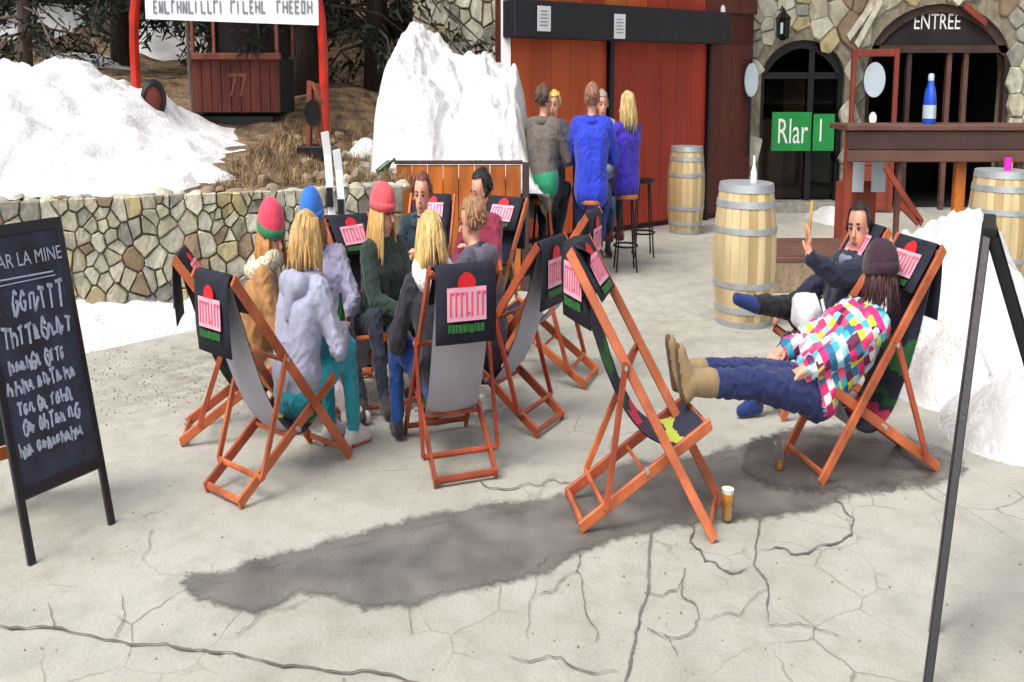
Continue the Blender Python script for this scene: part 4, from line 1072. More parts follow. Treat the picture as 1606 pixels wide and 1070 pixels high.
# ------------------------------------------------------------------ deckchairs
CHAIRS = {}
def deckchair(key, label, org, fwd, wdt=.42, top=(-.02, .90), dark=False, empty=False, twist=0.0, swing=0.0):
    """org: point midway between the rear feet; fwd: the way the sitter faces (all in metres on the terrace)"""
    f = Vector((fwd[0], fwd[1], 0)).normalized(); s = Vector((f.y, -f.x, 0)); o = Vector((org[0], org[1], 0))
    CHAIRS[key] = (o, f, s)
    t = thing('deckchair', label, 'deckchair', o, 'wooden deckchairs on the terrace')
    W1 = wdt / 2 + .028
    def P(u, z, l=0.0, k=1.0):            # k: how far this bit belongs to the (racked) back frame
        a = math.radians(twist) * k; du = u - .45
        u2, l2 = .45 + du * math.cos(a) - l * math.sin(a), du * math.sin(a) + l * math.cos(a)
        return o + f * u2 + s * l2 + Vector((0, 0, z))
    rw_ = random.Random(len(LOC))
    wood = M['wood_deep'] if dark else M['wood']; wood2 = M['wood_dark']
    for l in (W1, -W1):
        mb = MB(); mb.bar(P(.93, .012, l), P(top[0], top[1], l), s, .024, .050); mb.build('back_rail', wood, t)
    for l in (W1 - .030, -W1 + .030):
        mb = MB(); mb.bar(P(-.02, .022, l, 0), P(.82, .385, l, 0), s, .024, .048); mb.build('seat_rail', rw_.choice([wood, M['wood_deep']]), t)
    k = .40; pu, pz = top[0] + (.93 - top[0]) * k, top[1] * (1 - k)
    for l in (W1 + .026, -W1 - .026):
        mb = MB(); mb.bar(P(pu, pz + .02, l), P(.13, .10, l, 0), s, .022, .036); mb.build('prop', wood2 if dark else rw_.choice([wood, M['wood_deep']]), t)
        mb = MB(); c = P(pu, pz, l); mb.tube([c - s * .016, c + s * .016], .011, 8); mb.build('bolt', M['hoop'], t)
        c = P(.455, .229, (W1 + .002) * (1 if l > 0 else -1), .5); mb = MB(); mb.tube([c - s * .018, c + s * .018], .011, 8); mb.build('bolt', M['hoop'], t)
    for u, z, ll, r_, kk in ((top[0] + .02, top[1] - .025, W1, .015, 1), (.90, .045, W1, .014, 1), (0.0, .03, W1 - .03, .017, 0), (.80, .375, W1 - .03, .015, 0), (.13, .10, W1 + .026, .014, 0), (pu - .02, pz, W1 + .02, .010, 1), (.40, .205, W1 - .03, .010, 0)):
        mb = MB(); mb.tube([P(u, z, -ll, kk), P(u, z, ll, kk)], r_, 8); mb.build('crossbar', wood, t, smooth=40)
    # sling: printed on the sitter's side, grey behind
    n = 22; hw = wdt / 2 - .022
    p0, p3 = Vector((top[0] + .02, top[1] - .012)), Vector((.80, .39))
    c1, c2 = Vector((.20, .50 if empty else .43)), Vector((.46, .15 if empty else -.10))
    path = [p0 * (1 - q) ** 3 + c1 * 3 * q * (1 - q) ** 2 + c2 * 3 * q * q * (1 - q) + p3 * q ** 3 for q in [i / n for i in range(n + 1)]]
    mb = MB(); m_ = 6
    for side, off in ((0, .0), (1, -.006)):
        for i, p in enumerate(path):
            tg = (path[min(i + 1, n)] - path[max(i - 1, 0)]).normalized(); nn = Vector((-tg.y, tg.x))
            if nn.y < 0: nn = -nn
            for j in range(m_ + 1):
                l = -hw + 2 * hw * j / m_; dip = -.02 * (1 - (l / hw) ** 2) * math.sin(math.pi * i / n) + .006 * noise.noise(Vector((i * .5, j * .8, len(LOC))))
                q = p + nn * (dip + off); mb.v.append(P(q.x, q.y, l, 1 - i / n))
    base = (n + 1) * (m_ + 1)
    for side in (0, 1):
        for i in range(n):
            for j in range(m_):
                a = side * base + i * (m_ + 1) + j; mb.f.append((a, a + 1, a + m_ + 2, a + m_ + 1)); mb.m.append(side)
    sl = mb.build('sling', [M['print'], M['sling_back']], t, smooth=True, weld=False)
    uvl = sl.data.uv_layers.new(name='UVMap')
    for lp in sl.data.loops:
        vi = lp.vertex_index % base; uvl.data[lp.index].uv = ((vi % (m_ + 1)) / m_ * .5, (vi // (m_ + 1)) / n)
    # navy head cover hung over the top bar, with the printed emblem front and back
    hw2 = wdt / 2 - .008
    tg = Vector((.93 - top[0], -top[1])).normalized(); nn = Vector((tg.y, -tg.x)) * -1
    if nn.y < 0: nn = -nn
    tp = Vector((top[0] + .012, top[1] + .004))
    fr = [tp + tg * q + nn * .018 for q in (.27, .18, .09, .02)]
    bk = [tp + Vector((-.012, .004)), tp + Vector((-.030, -.02)), tp + Vector((-.036, -.12)), tp + Vector((-.030, -.22)), tp + Vector((-.020, -.31))]
    prof = fr + [tp + nn * .018] + bk
    sT0 = (P(0, 0, 1) - P(0, 0, 0)).normalized()
    mb = MB(); k = len(prof)
    for thick in (0, 1):
        for i, p in enumerate(prof):
            tt = (prof[min(i + 1, k - 1)] - prof[max(i - 1, 0)]).normalized(); no = Vector((-tt.y, tt.x)) * (.007 * thick)
            for j in range(5):
                l = -hw2 + 2 * hw2 * j / 4; ww = .008 * noise.noise(Vector((i * .6, j * .9, len(LOC) * .3)))
                sk_ = Matrix.Rotation(math.radians(swing) * min(1, max(0, (i - 4) / 2)), 3, 'Z') @ sT0
                mb.v.append(P(p.x + no.x + ww, p.y + no.y, 0) + sk_ * l)
    for thick in (0, 1):
        for i in range(k - 1):
            for j in range(4):
                a = thick * k * 5 + i * 5 + j; mb.f.append((a, a + 1, a + 6, a + 5)); mb.m.append(0)
    for i in range(k - 1):
        for j in (0, 4): a = i * 5 + j; b = a + k * 5; mb.f.append((a, a + 5, b + 5, b)); mb.m.append(0)
    for j in range(4):
        for i in (0, k - 1): a = i * 5 + j; b = a + k * 5; mb.f.append((a, a + 1, b + 1, b)); mb.m.append(0)
    hc = mb.build('head_cover', M['navy'], t, smooth=True)
    def emblem(c, upd, right, nrm, sc):
        def E(x, y, d=0): return c + right * x * sc + upd * y * sc + nrm * d
        mb = MB(); mb.prism([E(math.cos(a) * .055 * (1 + .12 * math.sin(3 * a)), .062 + .055 * math.sin(a)) for a in [math.pi * q / 10 for q in range(11)]], nrm * .003); mb.build('red_cap_emblem', M['logo_red'], hc)
        mb = MB(); mb.prism([E(-.125, -.062), E(.125, -.062), E(.125, .062), E(-.125, .062)], nrm * .002); mb.build('pink_label', M['logo_pink'], hc)
        mb = MB(); rr = random.Random(3); x = -.108
        while x < .10:
            mb.prism([E(x, -.045, .0025), E(x + .011, -.045, .0025), E(x + .011, .045, .0025), E(x, .045, .0025)], nrm * .002)
            if rr.random() < .7: yy = rr.choice((-.04, .0, .034)); mb.prism([E(x + .011, yy, .0025), E(x + .026, yy, .0025), E(x + .026, yy + .011, .0025), E(x + .011, yy + .011, .0025)], nrm * .002)
            x += .034
        mb.build('label_lettering', M['logo_rose'], hc)
        mb = MB(); x = -.12
        while x < .115:
            wv = rr.uniform(.012, .026); y0 = -.105 + rr.uniform(-.004, .004); mb.prism([E(x, y0), E(x + wv, y0), E(x + wv, y0 + .03), E(x, y0 + .03)], nrm * .002); x += wv + .005
        mb.build('green_lettering', M['logo_green'], hc)
    sc = min(1.15, wdt / .40)
    sT = (P(0, 0, 1) - P(0, 0, 0)).normalized(); fT = (P(1, 0) - P(0, 0)).normalized()
    RS = Matrix.Rotation(math.radians(swing), 3, 'Z')
    emblem(P(tp.x - .0355, tp.y - .145) - RS @ fT * .012, Vector((0, 0, 1)), RS @ sT, -(RS @ fT), sc)
    upd = (P(-tg.x, -tg.y) - P(0, 0)).normalized(); nrm = (P(nn.x, nn.y) - P(0, 0)).normalized()
    fc = tp + tg * .15 + nn * .0285
    emblem(P(fc.x, fc.y), upd, -sT, nrm, sc)
    return t
def mid(a, b): return (a + b) / 2
# A: grey hoodie girl
P2, P3 = G(385, 795), G(320, 775); P1 = G(548, 715)
fA = (P1 - P2).normalized()
deckchair('A', 'deckchair under the girl in the pale grey hoodie, back turned', mid(P2, P3), fA, .38)
RB = G(287, 702); fB = Vector((.97, .24, 0)).normalized(); sB = Vector((fB.y, -fB.x, 0))
deckchair('B', 'leftmost deckchair, under the person in the tan fur-collared coat', RB - sB * .20, fB, .38, top=(.0, .86))
R1, R2 = G(677, 767), G(783, 750)
sC = (R2 - R1).normalized(); fC = Vector((-sC.y, sC.x, 0))
deckchair('C', 'deckchair in the middle seen from behind, under the person in the white fur hood', mid(R1, R2), fC, .44, dark=True)
R1, R2 = G(838, 690), G(884, 656)
sD = (R2 - R1).normalized(); fD = Vector((-sD.y, sD.x, 0))
deckchair('D', 'deckchair under the dark grey hooded man', mid(R1, R2), fD, .42, dark=True)
RE = G(915, 612); fE = Vector((-.93, .36, 0)).normalized(); sE = Vector((fE.y, -fE.x, 0))
deckchair('E', 'empty deckchair behind the dark grey hooded man, close to the bar stools', RE + sE * .22, fE, .42, top=(-.02, .93), empty=True)
R1, R2 = G(914, 843), G(880, 787)
sF = (R1 - R2).normalized(); fF = Vector((-sF.y, sF.x, 0))
fF = Vector((.985, .15, 0)).normalized(); sF = Vector((fF.y, -fF.x, 0)); R1 = G(914, 836)
deckchair('F', 'empty deckchair in front with its printed sling showing, boots resting on it', R1 - sF * .20, fF, .42, top=(.0, 1.02), empty=True, twist=27, swing=40)
RG = G(1497, 742); fG = (G(1275, 765) - RG); fG.z = 0; fG.normalize(); RG.x -= .13; sG = Vector((fG.y, -fG.x, 0))
deckchair('G', 'deckchair under the girl in the patchwork jacket, beside the edge-on sign', RG + sG * .22, fG, .42, top=(.06, .96))
oH = RG + sG * .22 + Vector((.11, 1.02, 0))
deckchair('H', 'deckchair under the man in the navy jacket', oH, (-1, -.12), .42, top=(.06, .92))
oI = GD(541, 400, 7.45)
deckchair('I', 'deckchair facing the camera in front of the skis', (oI.x, 7.5), (.25, -.97), .42)
deckchair('J', 'deckchair under the long-haired girl in the salmon hat', (GD(598, 400, 7.2).x - .35, 7.45), (.72, -.69), .42)
deckchair('K', 'deckchair under the brown-haired boy in the teal jacket', (GD(676, 400, 8.6).x, 8.85), (-.1, -1), .42)
deckchair('L', 'deckchair under the black-haired person in the maroon jacket', (GD(765, 400, 8.5).x + .2, 8.65), (-.5, -.86), .42)

# ------------------------------------------------------------------ people
def ik(a, b, l1, l2, pole):
    a, b = Vector(a), Vector(b); d = b - a; L_ = min(d.length, (l1 + l2) * .999); dn = d.normalized()
    b = a + dn * L_
    x = (l1 * l1 - l2 * l2 + L_ * L_) / (2 * L_); h = math.sqrt(max(0, l1 * l1 - x * x))
    p = Vector(pole); p = (p - dn * p.dot(dn)).normalized()
    return a + dn * x + p * h, b
def rcone(mb, p0, p1, r0, r1, n=12, mi=0):
    p0, p1 = Vector(p0), Vector(p1); d = p1 - p0
    if d.length < 1e-4: d = Vector((0, 0, 1e-3)); p1 = p0 + d
    dn = d.normalized(); u = dn.orthogonal().normalized(); w = dn.cross(u)
    rings = [(-math.sin(a) * r0, math.cos(a) * r0, p0) for a in (1.3, .85, .4, 0)] + [(math.sin(a) * r1, math.cos(a) * r1, p1) for a in (0, .4, .85, 1.3)]
    vs = [c + dn * t + (u * math.cos(2 * math.pi * k / n) + w * math.sin(2 * math.pi * k / n)) * r for t, r, c in rings for k in range(n)]
    m = len(rings)
    mb.add(vs, [(i * n + k, i * n + (k + 1) % n, (i + 1) * n + (k + 1) % n, (i + 1) * n + k) for i in range(m - 1) for k in range(n)] + [tuple(range(n - 1, -1, -1)), tuple(range((m - 1) * n, m * n))], mi)
def voxel(mb, size):
    me = bpy.data.meshes.new('tmp'); me.from_pydata([tuple(v) for v in mb.v], [], mb.f); me.update()
    bm = bmesh.new(); bm.from_mesh(me); bmesh.ops.recalc_face_normals(bm, faces=bm.faces); bm.to_mesh(me); bm.free()
    o = bpy.data.objects.new('tmp', me); COL.objects.link(o)
    md = o.modifiers.new('remesh', 'REMESH'); md.mode = 'VOXEL'; md.voxel_size = size
    dg = bpy.context.evaluated_depsgraph_get(); ev = bpy.data.meshes.new_from_object(o.evaluated_get(dg))
    V = np.empty(len(ev.vertices) * 3); ev.vertices.foreach_get('co', V); V = V.reshape(-1, 3)
    F = [tuple(p.vertices) for p in ev.polygons]
    E = np.empty(len(ev.edges) * 2, dtype=np.int64); ev.edges.foreach_get('vertices', E); E = E.reshape(-1, 2)
    bpy.data.objects.remove(o); bpy.data.meshes.remove(me); bpy.data.meshes.remove(ev)
    return V, F, E
def relax(V, E, it, lam=.5):
    deg = np.bincount(E.ravel(), minlength=len(V))[:, None].clip(1)
    for _ in range(it):
        A = np.zeros_like(V); np.add.at(A, E[:, 0], V[E[:, 1]]); np.add.at(A, E[:, 1], V[E[:, 0]])
        V = V + lam * (A / deg - V)
    return V
def prim_dist(P, pr):
    if pr[0] == 'c':
        _, a, b, r0, r1, _r = pr; a, b = np.array(a), np.array(b); d = b - a
        t = np.clip(((P - a) @ d) / max(d @ d, 1e-9), 0, 1)
        return np.linalg.norm(P - a - t[:, None] * d, axis=1) - (r0 + (r1 - r0) * t)
    _, c, r, R_, _r = pr
    q = (P - np.array(c)) @ np.array(R_)
    k = np.linalg.norm(q / np.array(r), axis=1)
    return (k - 1) * min(r)

SKIN = (222, 164, 140)
def person(label, org, fwd, hip=.34, lean=20, bend=0, side=0, head=(0, 0, 0), neck_fwd=.0, hands=((-.13, .34, .55), (.13, .34, .55)), feet=((-.11, .62, .085), (.11, .62, .085)),
           top=(90, 90, 100), legs=(40, 44, 70), shoe=(60, 50, 46), skin=SKIN, hair=None, hat=None, collar=None, hood=None, bulk=1.0, sc=.96, shirt=None, topmat=None, knee=((-.12, .1, 1), (.12, .1, 1)), elbow=((-.7, -.5, -.5), (.7, -.5, -.5)), boots=False, curl=(.6, .6), toes=None, sole=None, long_top=.0, shoulder=.175, handdir=None, furtrim=None, beard=None, fingers=True, leg=1.0):
    f = Vector((fwd[0], fwd[1], 0)).normalized(); rt_ = Vector((f.y, -f.x, 0))
    M3 = Matrix((rt_, f, Vector((0, 0, 1)))).transposed(); O = Vector((org[0], org[1], 0))
    t = thing('person', label, 'person', O, 'people on the terrace')
    def Wd(p): return O + M3 @ Vector(p)
    la = math.radians(lean); lb = math.radians(lean + bend)
    sd_ = math.sin(math.radians(side))
    sp1 = Vector((sd_ * .5, -math.sin(la), math.cos(la))).normalized(); sp2 = Vector((sd_, -math.sin(lb), math.cos(lb))).normalized()
    H0 = Vector((0, 0, hip)); waist = H0 + sp1 * .20 * sc; chest = waist + sp2 * .17 * sc; shl = waist + sp2 * .28 * sc; neck = waist + sp2 * .33 * sc
    hdir = (sp2 + Vector((0, neck_fwd, .9))).normalized(); hc = neck + hdir * .158 * sc
    Rh = M3 @ Matrix.Rotation(math.radians(-head[0]), 3, 'Z') @ Matrix.Rotation(math.radians(head[1]), 3, 'X') @ Matrix.Rotation(math.radians(head[2]), 3, 'Y')
    PR = []
    def C(a, b, r0, r1, reg): PR.append(('c', Wd(a), Wd(b), r0 * sc, r1 * sc, reg))
    b_ = bulk; X_ = Vector((1, 0, 0))
    C(H0 - X_ * .075, H0 + X_ * .075, .118, .118, 'legs')
    if shirt: C(H0 - X_ * .085 + sp1 * .07, H0 + X_ * .085 + sp1 * .07, .134 * b_, .134 * b_, 'shirt')
    lo = H0 + sp1 * (.10 - long_top + (.05 if shirt else 0))
    C(lo - X_ * .07, waist - X_ * .06, .122 * b_, .118 * b_, 'top'); C(lo + X_ * .07, waist + X_ * .06, .122 * b_, .118 * b_, 'top'); C(lo - X_ * .07, lo + X_ * .07, .125 * b_, .125 * b_, 'top')
    C(waist - X_ * .06, chest - X_ * .085, .118 * b_, .120 * b_, 'top'); C(waist + X_ * .06, chest + X_ * .085, .118 * b_, .120 * b_, 'top'); C(chest - X_ * .085, chest + X_ * .085, .120 * b_, .120 * b_, 'top')
    C(shl - X_ * shoulder * .85, shl + X_ * shoulder * .85, .072 * b_, .072 * b_, 'top'); C(shl - X_ * .05, neck, .085, .068, 'top'); C(shl + X_ * .05, neck, .085, .068, 'top')
    C(neck, hc - hdir * .05, .052, .055, 'skin')
    HANDS = []
    for i, sg_ in enumerate((-1, 1)):
        S = shl + X_ * sg_ * shoulder * sc; tgt = Vector(hands[i])
        el, wr = ik(S, tgt, .285 * sc, .255 * sc, elbow[i])
        C(S, el, .066 * b_, .056 * b_, 'top'); C(el, wr - (wr - el).normalized() * .01, .056 * b_, .044 * b_, 'top')
        d = (wr - el).normalized()
        if handdir and handdir[i]: d = Vector(handdir[i]).normalized()
        sidev = d.cross(Vector((0, 0, 1)) if abs(d.z) < .8 else Vector((0, -1, 0))).normalized()
        C(wr - (wr - el).normalized() * .02, wr + d * .03, .030, .030, 'skin')
        for q in (-.022, 0, .022): C(wr + d * .03 + sidev * q * .8, wr + d * .085 + sidev * q, .018, .017, 'skin')
        HANDS.append((wr, d, sidev, curl[i], sg_))
    for i, sg_ in enumerate((-1, 1)):
        hj = H0 + X_ * sg_ * .09 * sc; kn, an_ = ik(hj, feet[i], .43 * sc * leg, .42 * sc * leg, knee[i])
        C(hj, kn, .096, .070, 'legs'); C(kn, an_ + (kn - an_).normalized() * .02, .068, .050, 'legs')
        td = Vector(toes[i]).normalized() if toes and toes[i] else Vector((sg_ * .12, 1, -.02)).normalized()
        dn = Vector((0, 0, -1)) if not (toes and toes[i]) else -(kn - an_).normalized()
        hl = an_ + dn * .035 - td * .045
        C(hl, an_ + dn * .045 + td * .13, .044, .036, 'shoe'); C(an_, hl, .047, .044, 'shoe'); C(an_, an_ + dn * .03 + td * .07, .046, .042, 'shoe')
        if boots: C(an_ + (kn - an_).normalized() * .16, an_, .064, .054, 'shoe')
        if sole: C(an_ + dn * .068 - td * .06, an_ + dn * .066 + td * .14, .026, .026, 'sole')
    hw_ = Wd(hc)
    def Hd(p): return hw_ + Rh @ (Vector(p) * sc * 1.06)
    ax = [tuple(r) for r in Rh]
    PR.append(('e', Hd((0, -.01, .03)), [.082 * sc, .101 * sc, .095 * sc], ax, 'skin'))
    PR.append(('e', Hd((0, .018, -.045)), [.064 * sc, .076 * sc, .083 * sc], ax, 'skin'))
    for sg_ in (-1, 1): PR.append(('e', Hd((sg_ * .077, -.008, -.012)), [.012, .02, .032], ax, 'skin'))
    mb = MB()
    for pr in PR:
        if pr[0] == 'c': rcone(mb, pr[1], pr[2], pr[3], pr[4])
        else: mb.ell(pr[1], pr[2], Rh, 14, 9)
    V, F, E = voxel(mb, .0115)
    V = relax(V, E, 4)
    Dm = np.stack([prim_dist(V, pr) for pr in PR], 1); best = Dm.argmin(1)
    regs = ['top', 'legs', 'skin', 'shoe', 'shirt', 'sole', 'eye', 'lip', 'brow']
    ridx = np.array([regs.index(pr[-1]) for pr in PR])
    vr = ridx[best]
    # folds in the cloth
    seed = len(LOC) * 1.37
    for i in np.nonzero(vr <= 1)[0]:
        p = Vector(V[i]); c = p - hw_
        a = int(best[i]); pr = PR[a]
        if pr[0] == 'c':
            A_, B_ = Vector(pr[1]), Vector(pr[2]); d = B_ - A_; tt = max(0, min(1, (p - A_).dot(d) / max(d.length_squared, 1e-9))); nrm = (p - A_ - d * tt)
            if nrm.length > 1e-5:
                nr = nrm.normalized(); s_ = (p - A_).dot(d.normalized())
                fo = noise.noise(Vector((s_ * 15 + 1.6 * noise.noise(p * 6), nr.x * 1.4 + seed + a * 3.3, nr.y * 1.4 + nr.z * 1.4)))
                k = (1 - abs(fo)) ** 4 * .013 - .005 + .007 * noise.noise(p * 9 + Vector((seed, 0, 0)))
                V[i] += np.array(nr * k * (1.0 if a > 8 else .8))
    fm = []
    for fc in F: fm.append(int(vr[fc[0]]))
    body = MB(); body.v = [Vector(p) for p in V]; body.f = F; body.m = fm
    # fingers
    for wr, d, sv, cu, sg_ in HANDS:
        if not fingers: break
        dn = d.cross(sv).normalized()
        pal = dn if (M3 @ dn).z < 0 else -dn
        if abs(d.z) > .8: pal = Vector((0, 1, 0)) - d * d.y; pal.normalize()
        for q, L_ in ((-.030, .062), (-.010, .074), (.010, .078), (.030, .070)):
            b0 = wr + d * .085 + sv * q; a1 = cu * .55; a2 = cu * 1.3
            m1 = b0 + (d * math.cos(a1) + pal * math.sin(a1)) * L_ * .55; m2 = m1 + (d * math.cos(a2) + pal * math.sin(a2)) * L_ * .5
            body.tube([Wd(b0 - d * .02), Wd(b0), Wd(m1), Wd(m2)], [.0095, .0098, .0088, .0065], 6, 2)
        th0 = wr + d * .025 - sv * sg_ * .025; td = (d * .65 - sv * sg_ * .7 + pal * .35).normalized()
        body.tube([Wd(th0), Wd(th0 + td * .035), Wd(th0 + td * .035 + (td + d * .8).normalized() * .032)], [.013, .0115, .008], 6, 2)
    # face
    rcone(body, Hd((0, .078, .002)), Hd((0, .104, -.030)), .010, .0145, 8, 2)
    def feat(p, r, mi): body.ell(Hd(p), [q * sc for q in r], Rh, 8, 6, mi)
    for sg_ in (-1, 1):
        feat((sg_ * .031, .0775, .004), (.0135, .008, .0075), 6); feat((sg_ * .031, .084, .026), (.019, .006, .005), 8)
    feat((0, .087, -.066), (.024, .006, .0075), 7)
    hc_ = hair['col'] if hair else (90, 70, 50)
    mats = [topmat or cloth(*top), cloth(*legs), cloth(*skin, kind='skin'), cloth(*shoe), cloth(*(shirt or top)), cloth(*(sole or shoe)), cloth(44, 34, 32, kind='skin'), cloth(176, 84, 78, kind='skin'), cloth(*[int(c * .6) for c in hc_], kind='hair')]
    body.m = [int(m) for m in body.m]
    body.build('body', mats, t, smooth=True, weld=False)
    # hair
    if hair:
        hm = cloth(*hair['col'], kind='hair'); L_ = hair.get('len', .06); rr = random.Random(int(seed * 10))
        cutz = hair.get('front', .055)
        mb = MB(); mb.ell(Hd((0, -.016, .034)), [(.092 if not hat else .084) * sc, (.113 if not hat else .103) * sc, (.105 if not hat else .09) * sc], Rh, 22, 14, keep=lambda p: not (p.y > .035 * sc and p.z < cutz * sc - .034 * sc + .02) and p.z > -.075 * sc)
        for v in mb.v:
            v += (v - hw_).normalized() * (.010 * noise.noise(v * 30) + .006 * noise.noise(v * 70))
        ndir = 90 if L_ > .12 else 60
        for k in range(ndir):
            sp_ = 128 if L_ > .1 else 98; a = math.radians(-sp_ + 2 * sp_ * (k + rr.uniform(-.4, .4)) / (ndir - 1)) - math.pi / 2
            st = Vector((math.cos(a) * .084, math.sin(a) * .102 - .014, rr.uniform(.0, .06) if not hat else rr.uniform(-.02, .02)))
            ll = L_ * rr.uniform(.75, 1.1); out = .012 + .10 * min(ll, .3)
            pts = [Hd((st.x * .8, st.y * .8 - .002, st.z + (.05 if not hat else .02))), Hd(st)]
            for q in (.35, .7, 1.0):
                o_ = out * math.sin(q * 1.8) * rr.uniform(.6, 1.2)
                pl_ = Hd((st.x, st.y, st.z)) + Rh @ Vector((math.cos(a) * o_, math.sin(a) * o_, 0)) + (Rh @ Vector((0, 0, -1)) * .35 + Vector((0, 0, -.65))).normalized() * ll * q
                pts.append(pl_ + Vector((rr.uniform(-1, 1), rr.uniform(-1, 1), 0)) * .006)
            mb.tube(pts, [.008, .012, .0105, .008, .0025], 5, flat=.7)
        mb.build('hair', hm, t, smooth=True, weld=False)
    if hat:
        mh = cloth(*hat['col'], kind='c'); tilt = Rh @ Matrix.Rotation(math.radians(hat.get('tilt', -12)), 3, 'X')
        sch = sc * 1.05
        def Ht(p): return hw_ + tilt @ (Vector(p) * sch)
        mb = MB(); prof = [(.1, .025), (.1035, .05), (.098, .085), (.085, .115), (.062, .138), (.034, .152), (.004, .158)]
        if hat.get('tall'): prof = [(.1, .025), (.1035, .05), (.098, .085), (.088, .115), (.070, .145), (.046, .168), (.022, .178), (.004, .181)]
        n = 40; c0 = Ht((0, -.012, 0))
        vs = [c0 + tilt @ (Vector(((r * .92 + .0045 * math.cos(k * math.pi)) * math.cos(2 * math.pi * k / n), (r * 1.10 + .0045 * math.cos(k * math.pi)) * math.sin(2 * math.pi * k / n), z)) * sch) for r, z in prof for k in range(n)]
        mb.add(vs, [(i * n + k, i * n + (k + 1) % n, (i + 1) * n + (k + 1) % n, (i + 1) * n + k) for i in range(len(prof) - 1) for k in range(n)] + [tuple(range((len(prof) - 1) * n, len(prof) * n))])
        ho = mb.build('hat', mh, t, smooth=True, weld=False)
        band = [(.098, .018), (.108, .022), (.110, .045), (.107, .062), (.098, .064)]
        mb = MB(); vs = [c0 + tilt @ (Vector((r * .93 * math.cos(2 * math.pi * k / n), r * 1.11 * math.sin(2 * math.pi * k / n), z)) * sch) for r, z in band for k in range(n)]
        mb.add(vs, [(i * n + k, i * n + (k + 1) % n, (i + 1) * n + (k + 1) % n, (i + 1) * n + k) for i in range(len(band) - 1) for k in range(n)])
        mb.build('hat_band', cloth(*hat.get('band', hat['col'])), ho, smooth=True)
    def ringroll(name, c, r_, thick, mt, tiltx=0, rx=1.0, arc=(0, 360), fluff=.0):
        mb = MB(); n = 26; pts = []; Rr = M3 @ Matrix.Rotation(math.radians(tiltx), 3, 'X')
        for k in range(n + 1):
            a = math.radians(arc[0] + (arc[1] - arc[0]) * k / n); pts.append(Wd(c) + Rr @ Vector((math.cos(a) * r_ * rx, math.sin(a) * r_, 0)))
        mb.tube(pts, [thick * (1 + .12 * noise.noise(Vector((k * .7, seed, 0)))) for k in range(n + 1)], 10)
        if fluff:
            for v in mb.v: v += Vector((noise.noise(v * 45), noise.noise(v * 45 + Vector((7, 0, 0))), noise.noise(v * 45 + Vector((0, 7, 0))))) * fluff
        mb.build(name, mt, t, smooth=True)
    if collar: ringroll('collar', neck - sp2 * .012, .082, .03, cloth(*collar), -8 + lean * .3, 1.1)
    if furtrim: ringroll('fur_collar', neck + Vector((0, -.02, .015)), .105, .048, cloth(*furtrim, kind='fur'), 18, 1.15, (-240, 60) if False else (0, 360), .02)
    if hood:
        mb = MB(); c = neck + sp2 * -.02 + Vector((0, -.105, 0)); rcone(mb, Wd(c - X_ * .075), Wd(c + X_ * .075), .062, .062); rcone(mb, Wd(c - X_ * .07), Wd(neck + Vector((-.095, .02, .0))), .055, .04); rcone(mb, Wd(c + X_ * .07), Wd(neck + Vector((.095, .02, .0))), .055, .04); rcone(mb, Wd(c - sp2 * .0), Wd(c - sp2 * .13 - Vector((0, .0, 0))), .075, .045)
        Vh, Fh, Eh = voxel(mb, .012); Vh = relax(Vh, Eh, 3); m2 = MB(); m2.v = [Vector(p) + Vector((noise.noise(Vector(p) * 12), noise.noise(Vector(p) * 12 + Vector((3, 0, 0))), 0)) * .008 for p in Vh]; m2.f = Fh; m2.m = [0] * len(Fh)
        m2.build('hood', cloth(*hood), t, smooth=True, weld=False)
    if beard:
        mb = MB(); mb.ell(Hd((0, .028, -.065)), [.064 * sc, .068 * sc, .058 * sc], Rh, 14, 8, keep=lambda p: p.z < .015 and p.y > -.03); mb.build('beard', cloth(*beard, kind='hair'), t, smooth=True)
    t['_hands'] = 0; del t['_hands']
    return t, Wd, HANDS

def seat_at(key, u, l=0.0):
    o, f, s = CHAIRS[key]; return o + f * u + s * l, f

# --- the circle of friends on the left
o, f = seat_at('A', .62)
person('blonde bareheaded girl in a pale grey hoodie and turquoise trousers, seen from behind', o, f, .315, -6, -12, head=(4, -10, 0), hands=((-.12, .36, .56), (.14, .34, .56)), feet=((-.10, .40, .085), (.10, .46, .085)),
       top=(158, 161, 184), legs=(40, 158, 176), shoe=(226, 222, 224), sole=(190, 40, 50), hair=dict(col=(206, 168, 110), len=.15), hood=(152, 155, 178), bulk=1.08, knee=((-.1, .2, 1), (.15, .2, 1)))
o, f = seat_at('I', .46, .10)
_, WdI, HI_ = person('person in a bright blue hat half hidden behind the grey hoodie girl', o, f, .31, 2, -8, side=26, head=(10, -8, 6), hands=((-.04, .36, .50), (.05, .38, .50)), feet=((-.34, .46, .085), (-.16, .52, .085)),
       top=(150, 148, 176), legs=(36, 40, 60), hair=dict(col=(150, 110, 76), len=.14), hat=dict(col=(46, 116, 206), tilt=-4, tall=True), bulk=1.08)
o, f = seat_at('B', .52)
_, WdB, HB_ = person('person in a tan fur-collared coat and pink hat with a green band', o, f, .29, -6, -14, head=(48, -10, 6), neck_fwd=.3, leg=1.04, hands=((-.08, .42, .52), (.10, .42, .50)), feet=((-.10, .72, .085), (.10, .76, .085)),
       top=(168, 122, 76), legs=(188, 178, 148), shoe=(232, 214, 214), hair=dict(col=(196, 142, 84), len=.15), hat=dict(col=(232, 74, 104), band=(44, 128, 84), tilt=-6, tall=True), furtrim=(232, 218, 190), bulk=1.12, boots=True)
cp = WdI((.0, .46, .50))
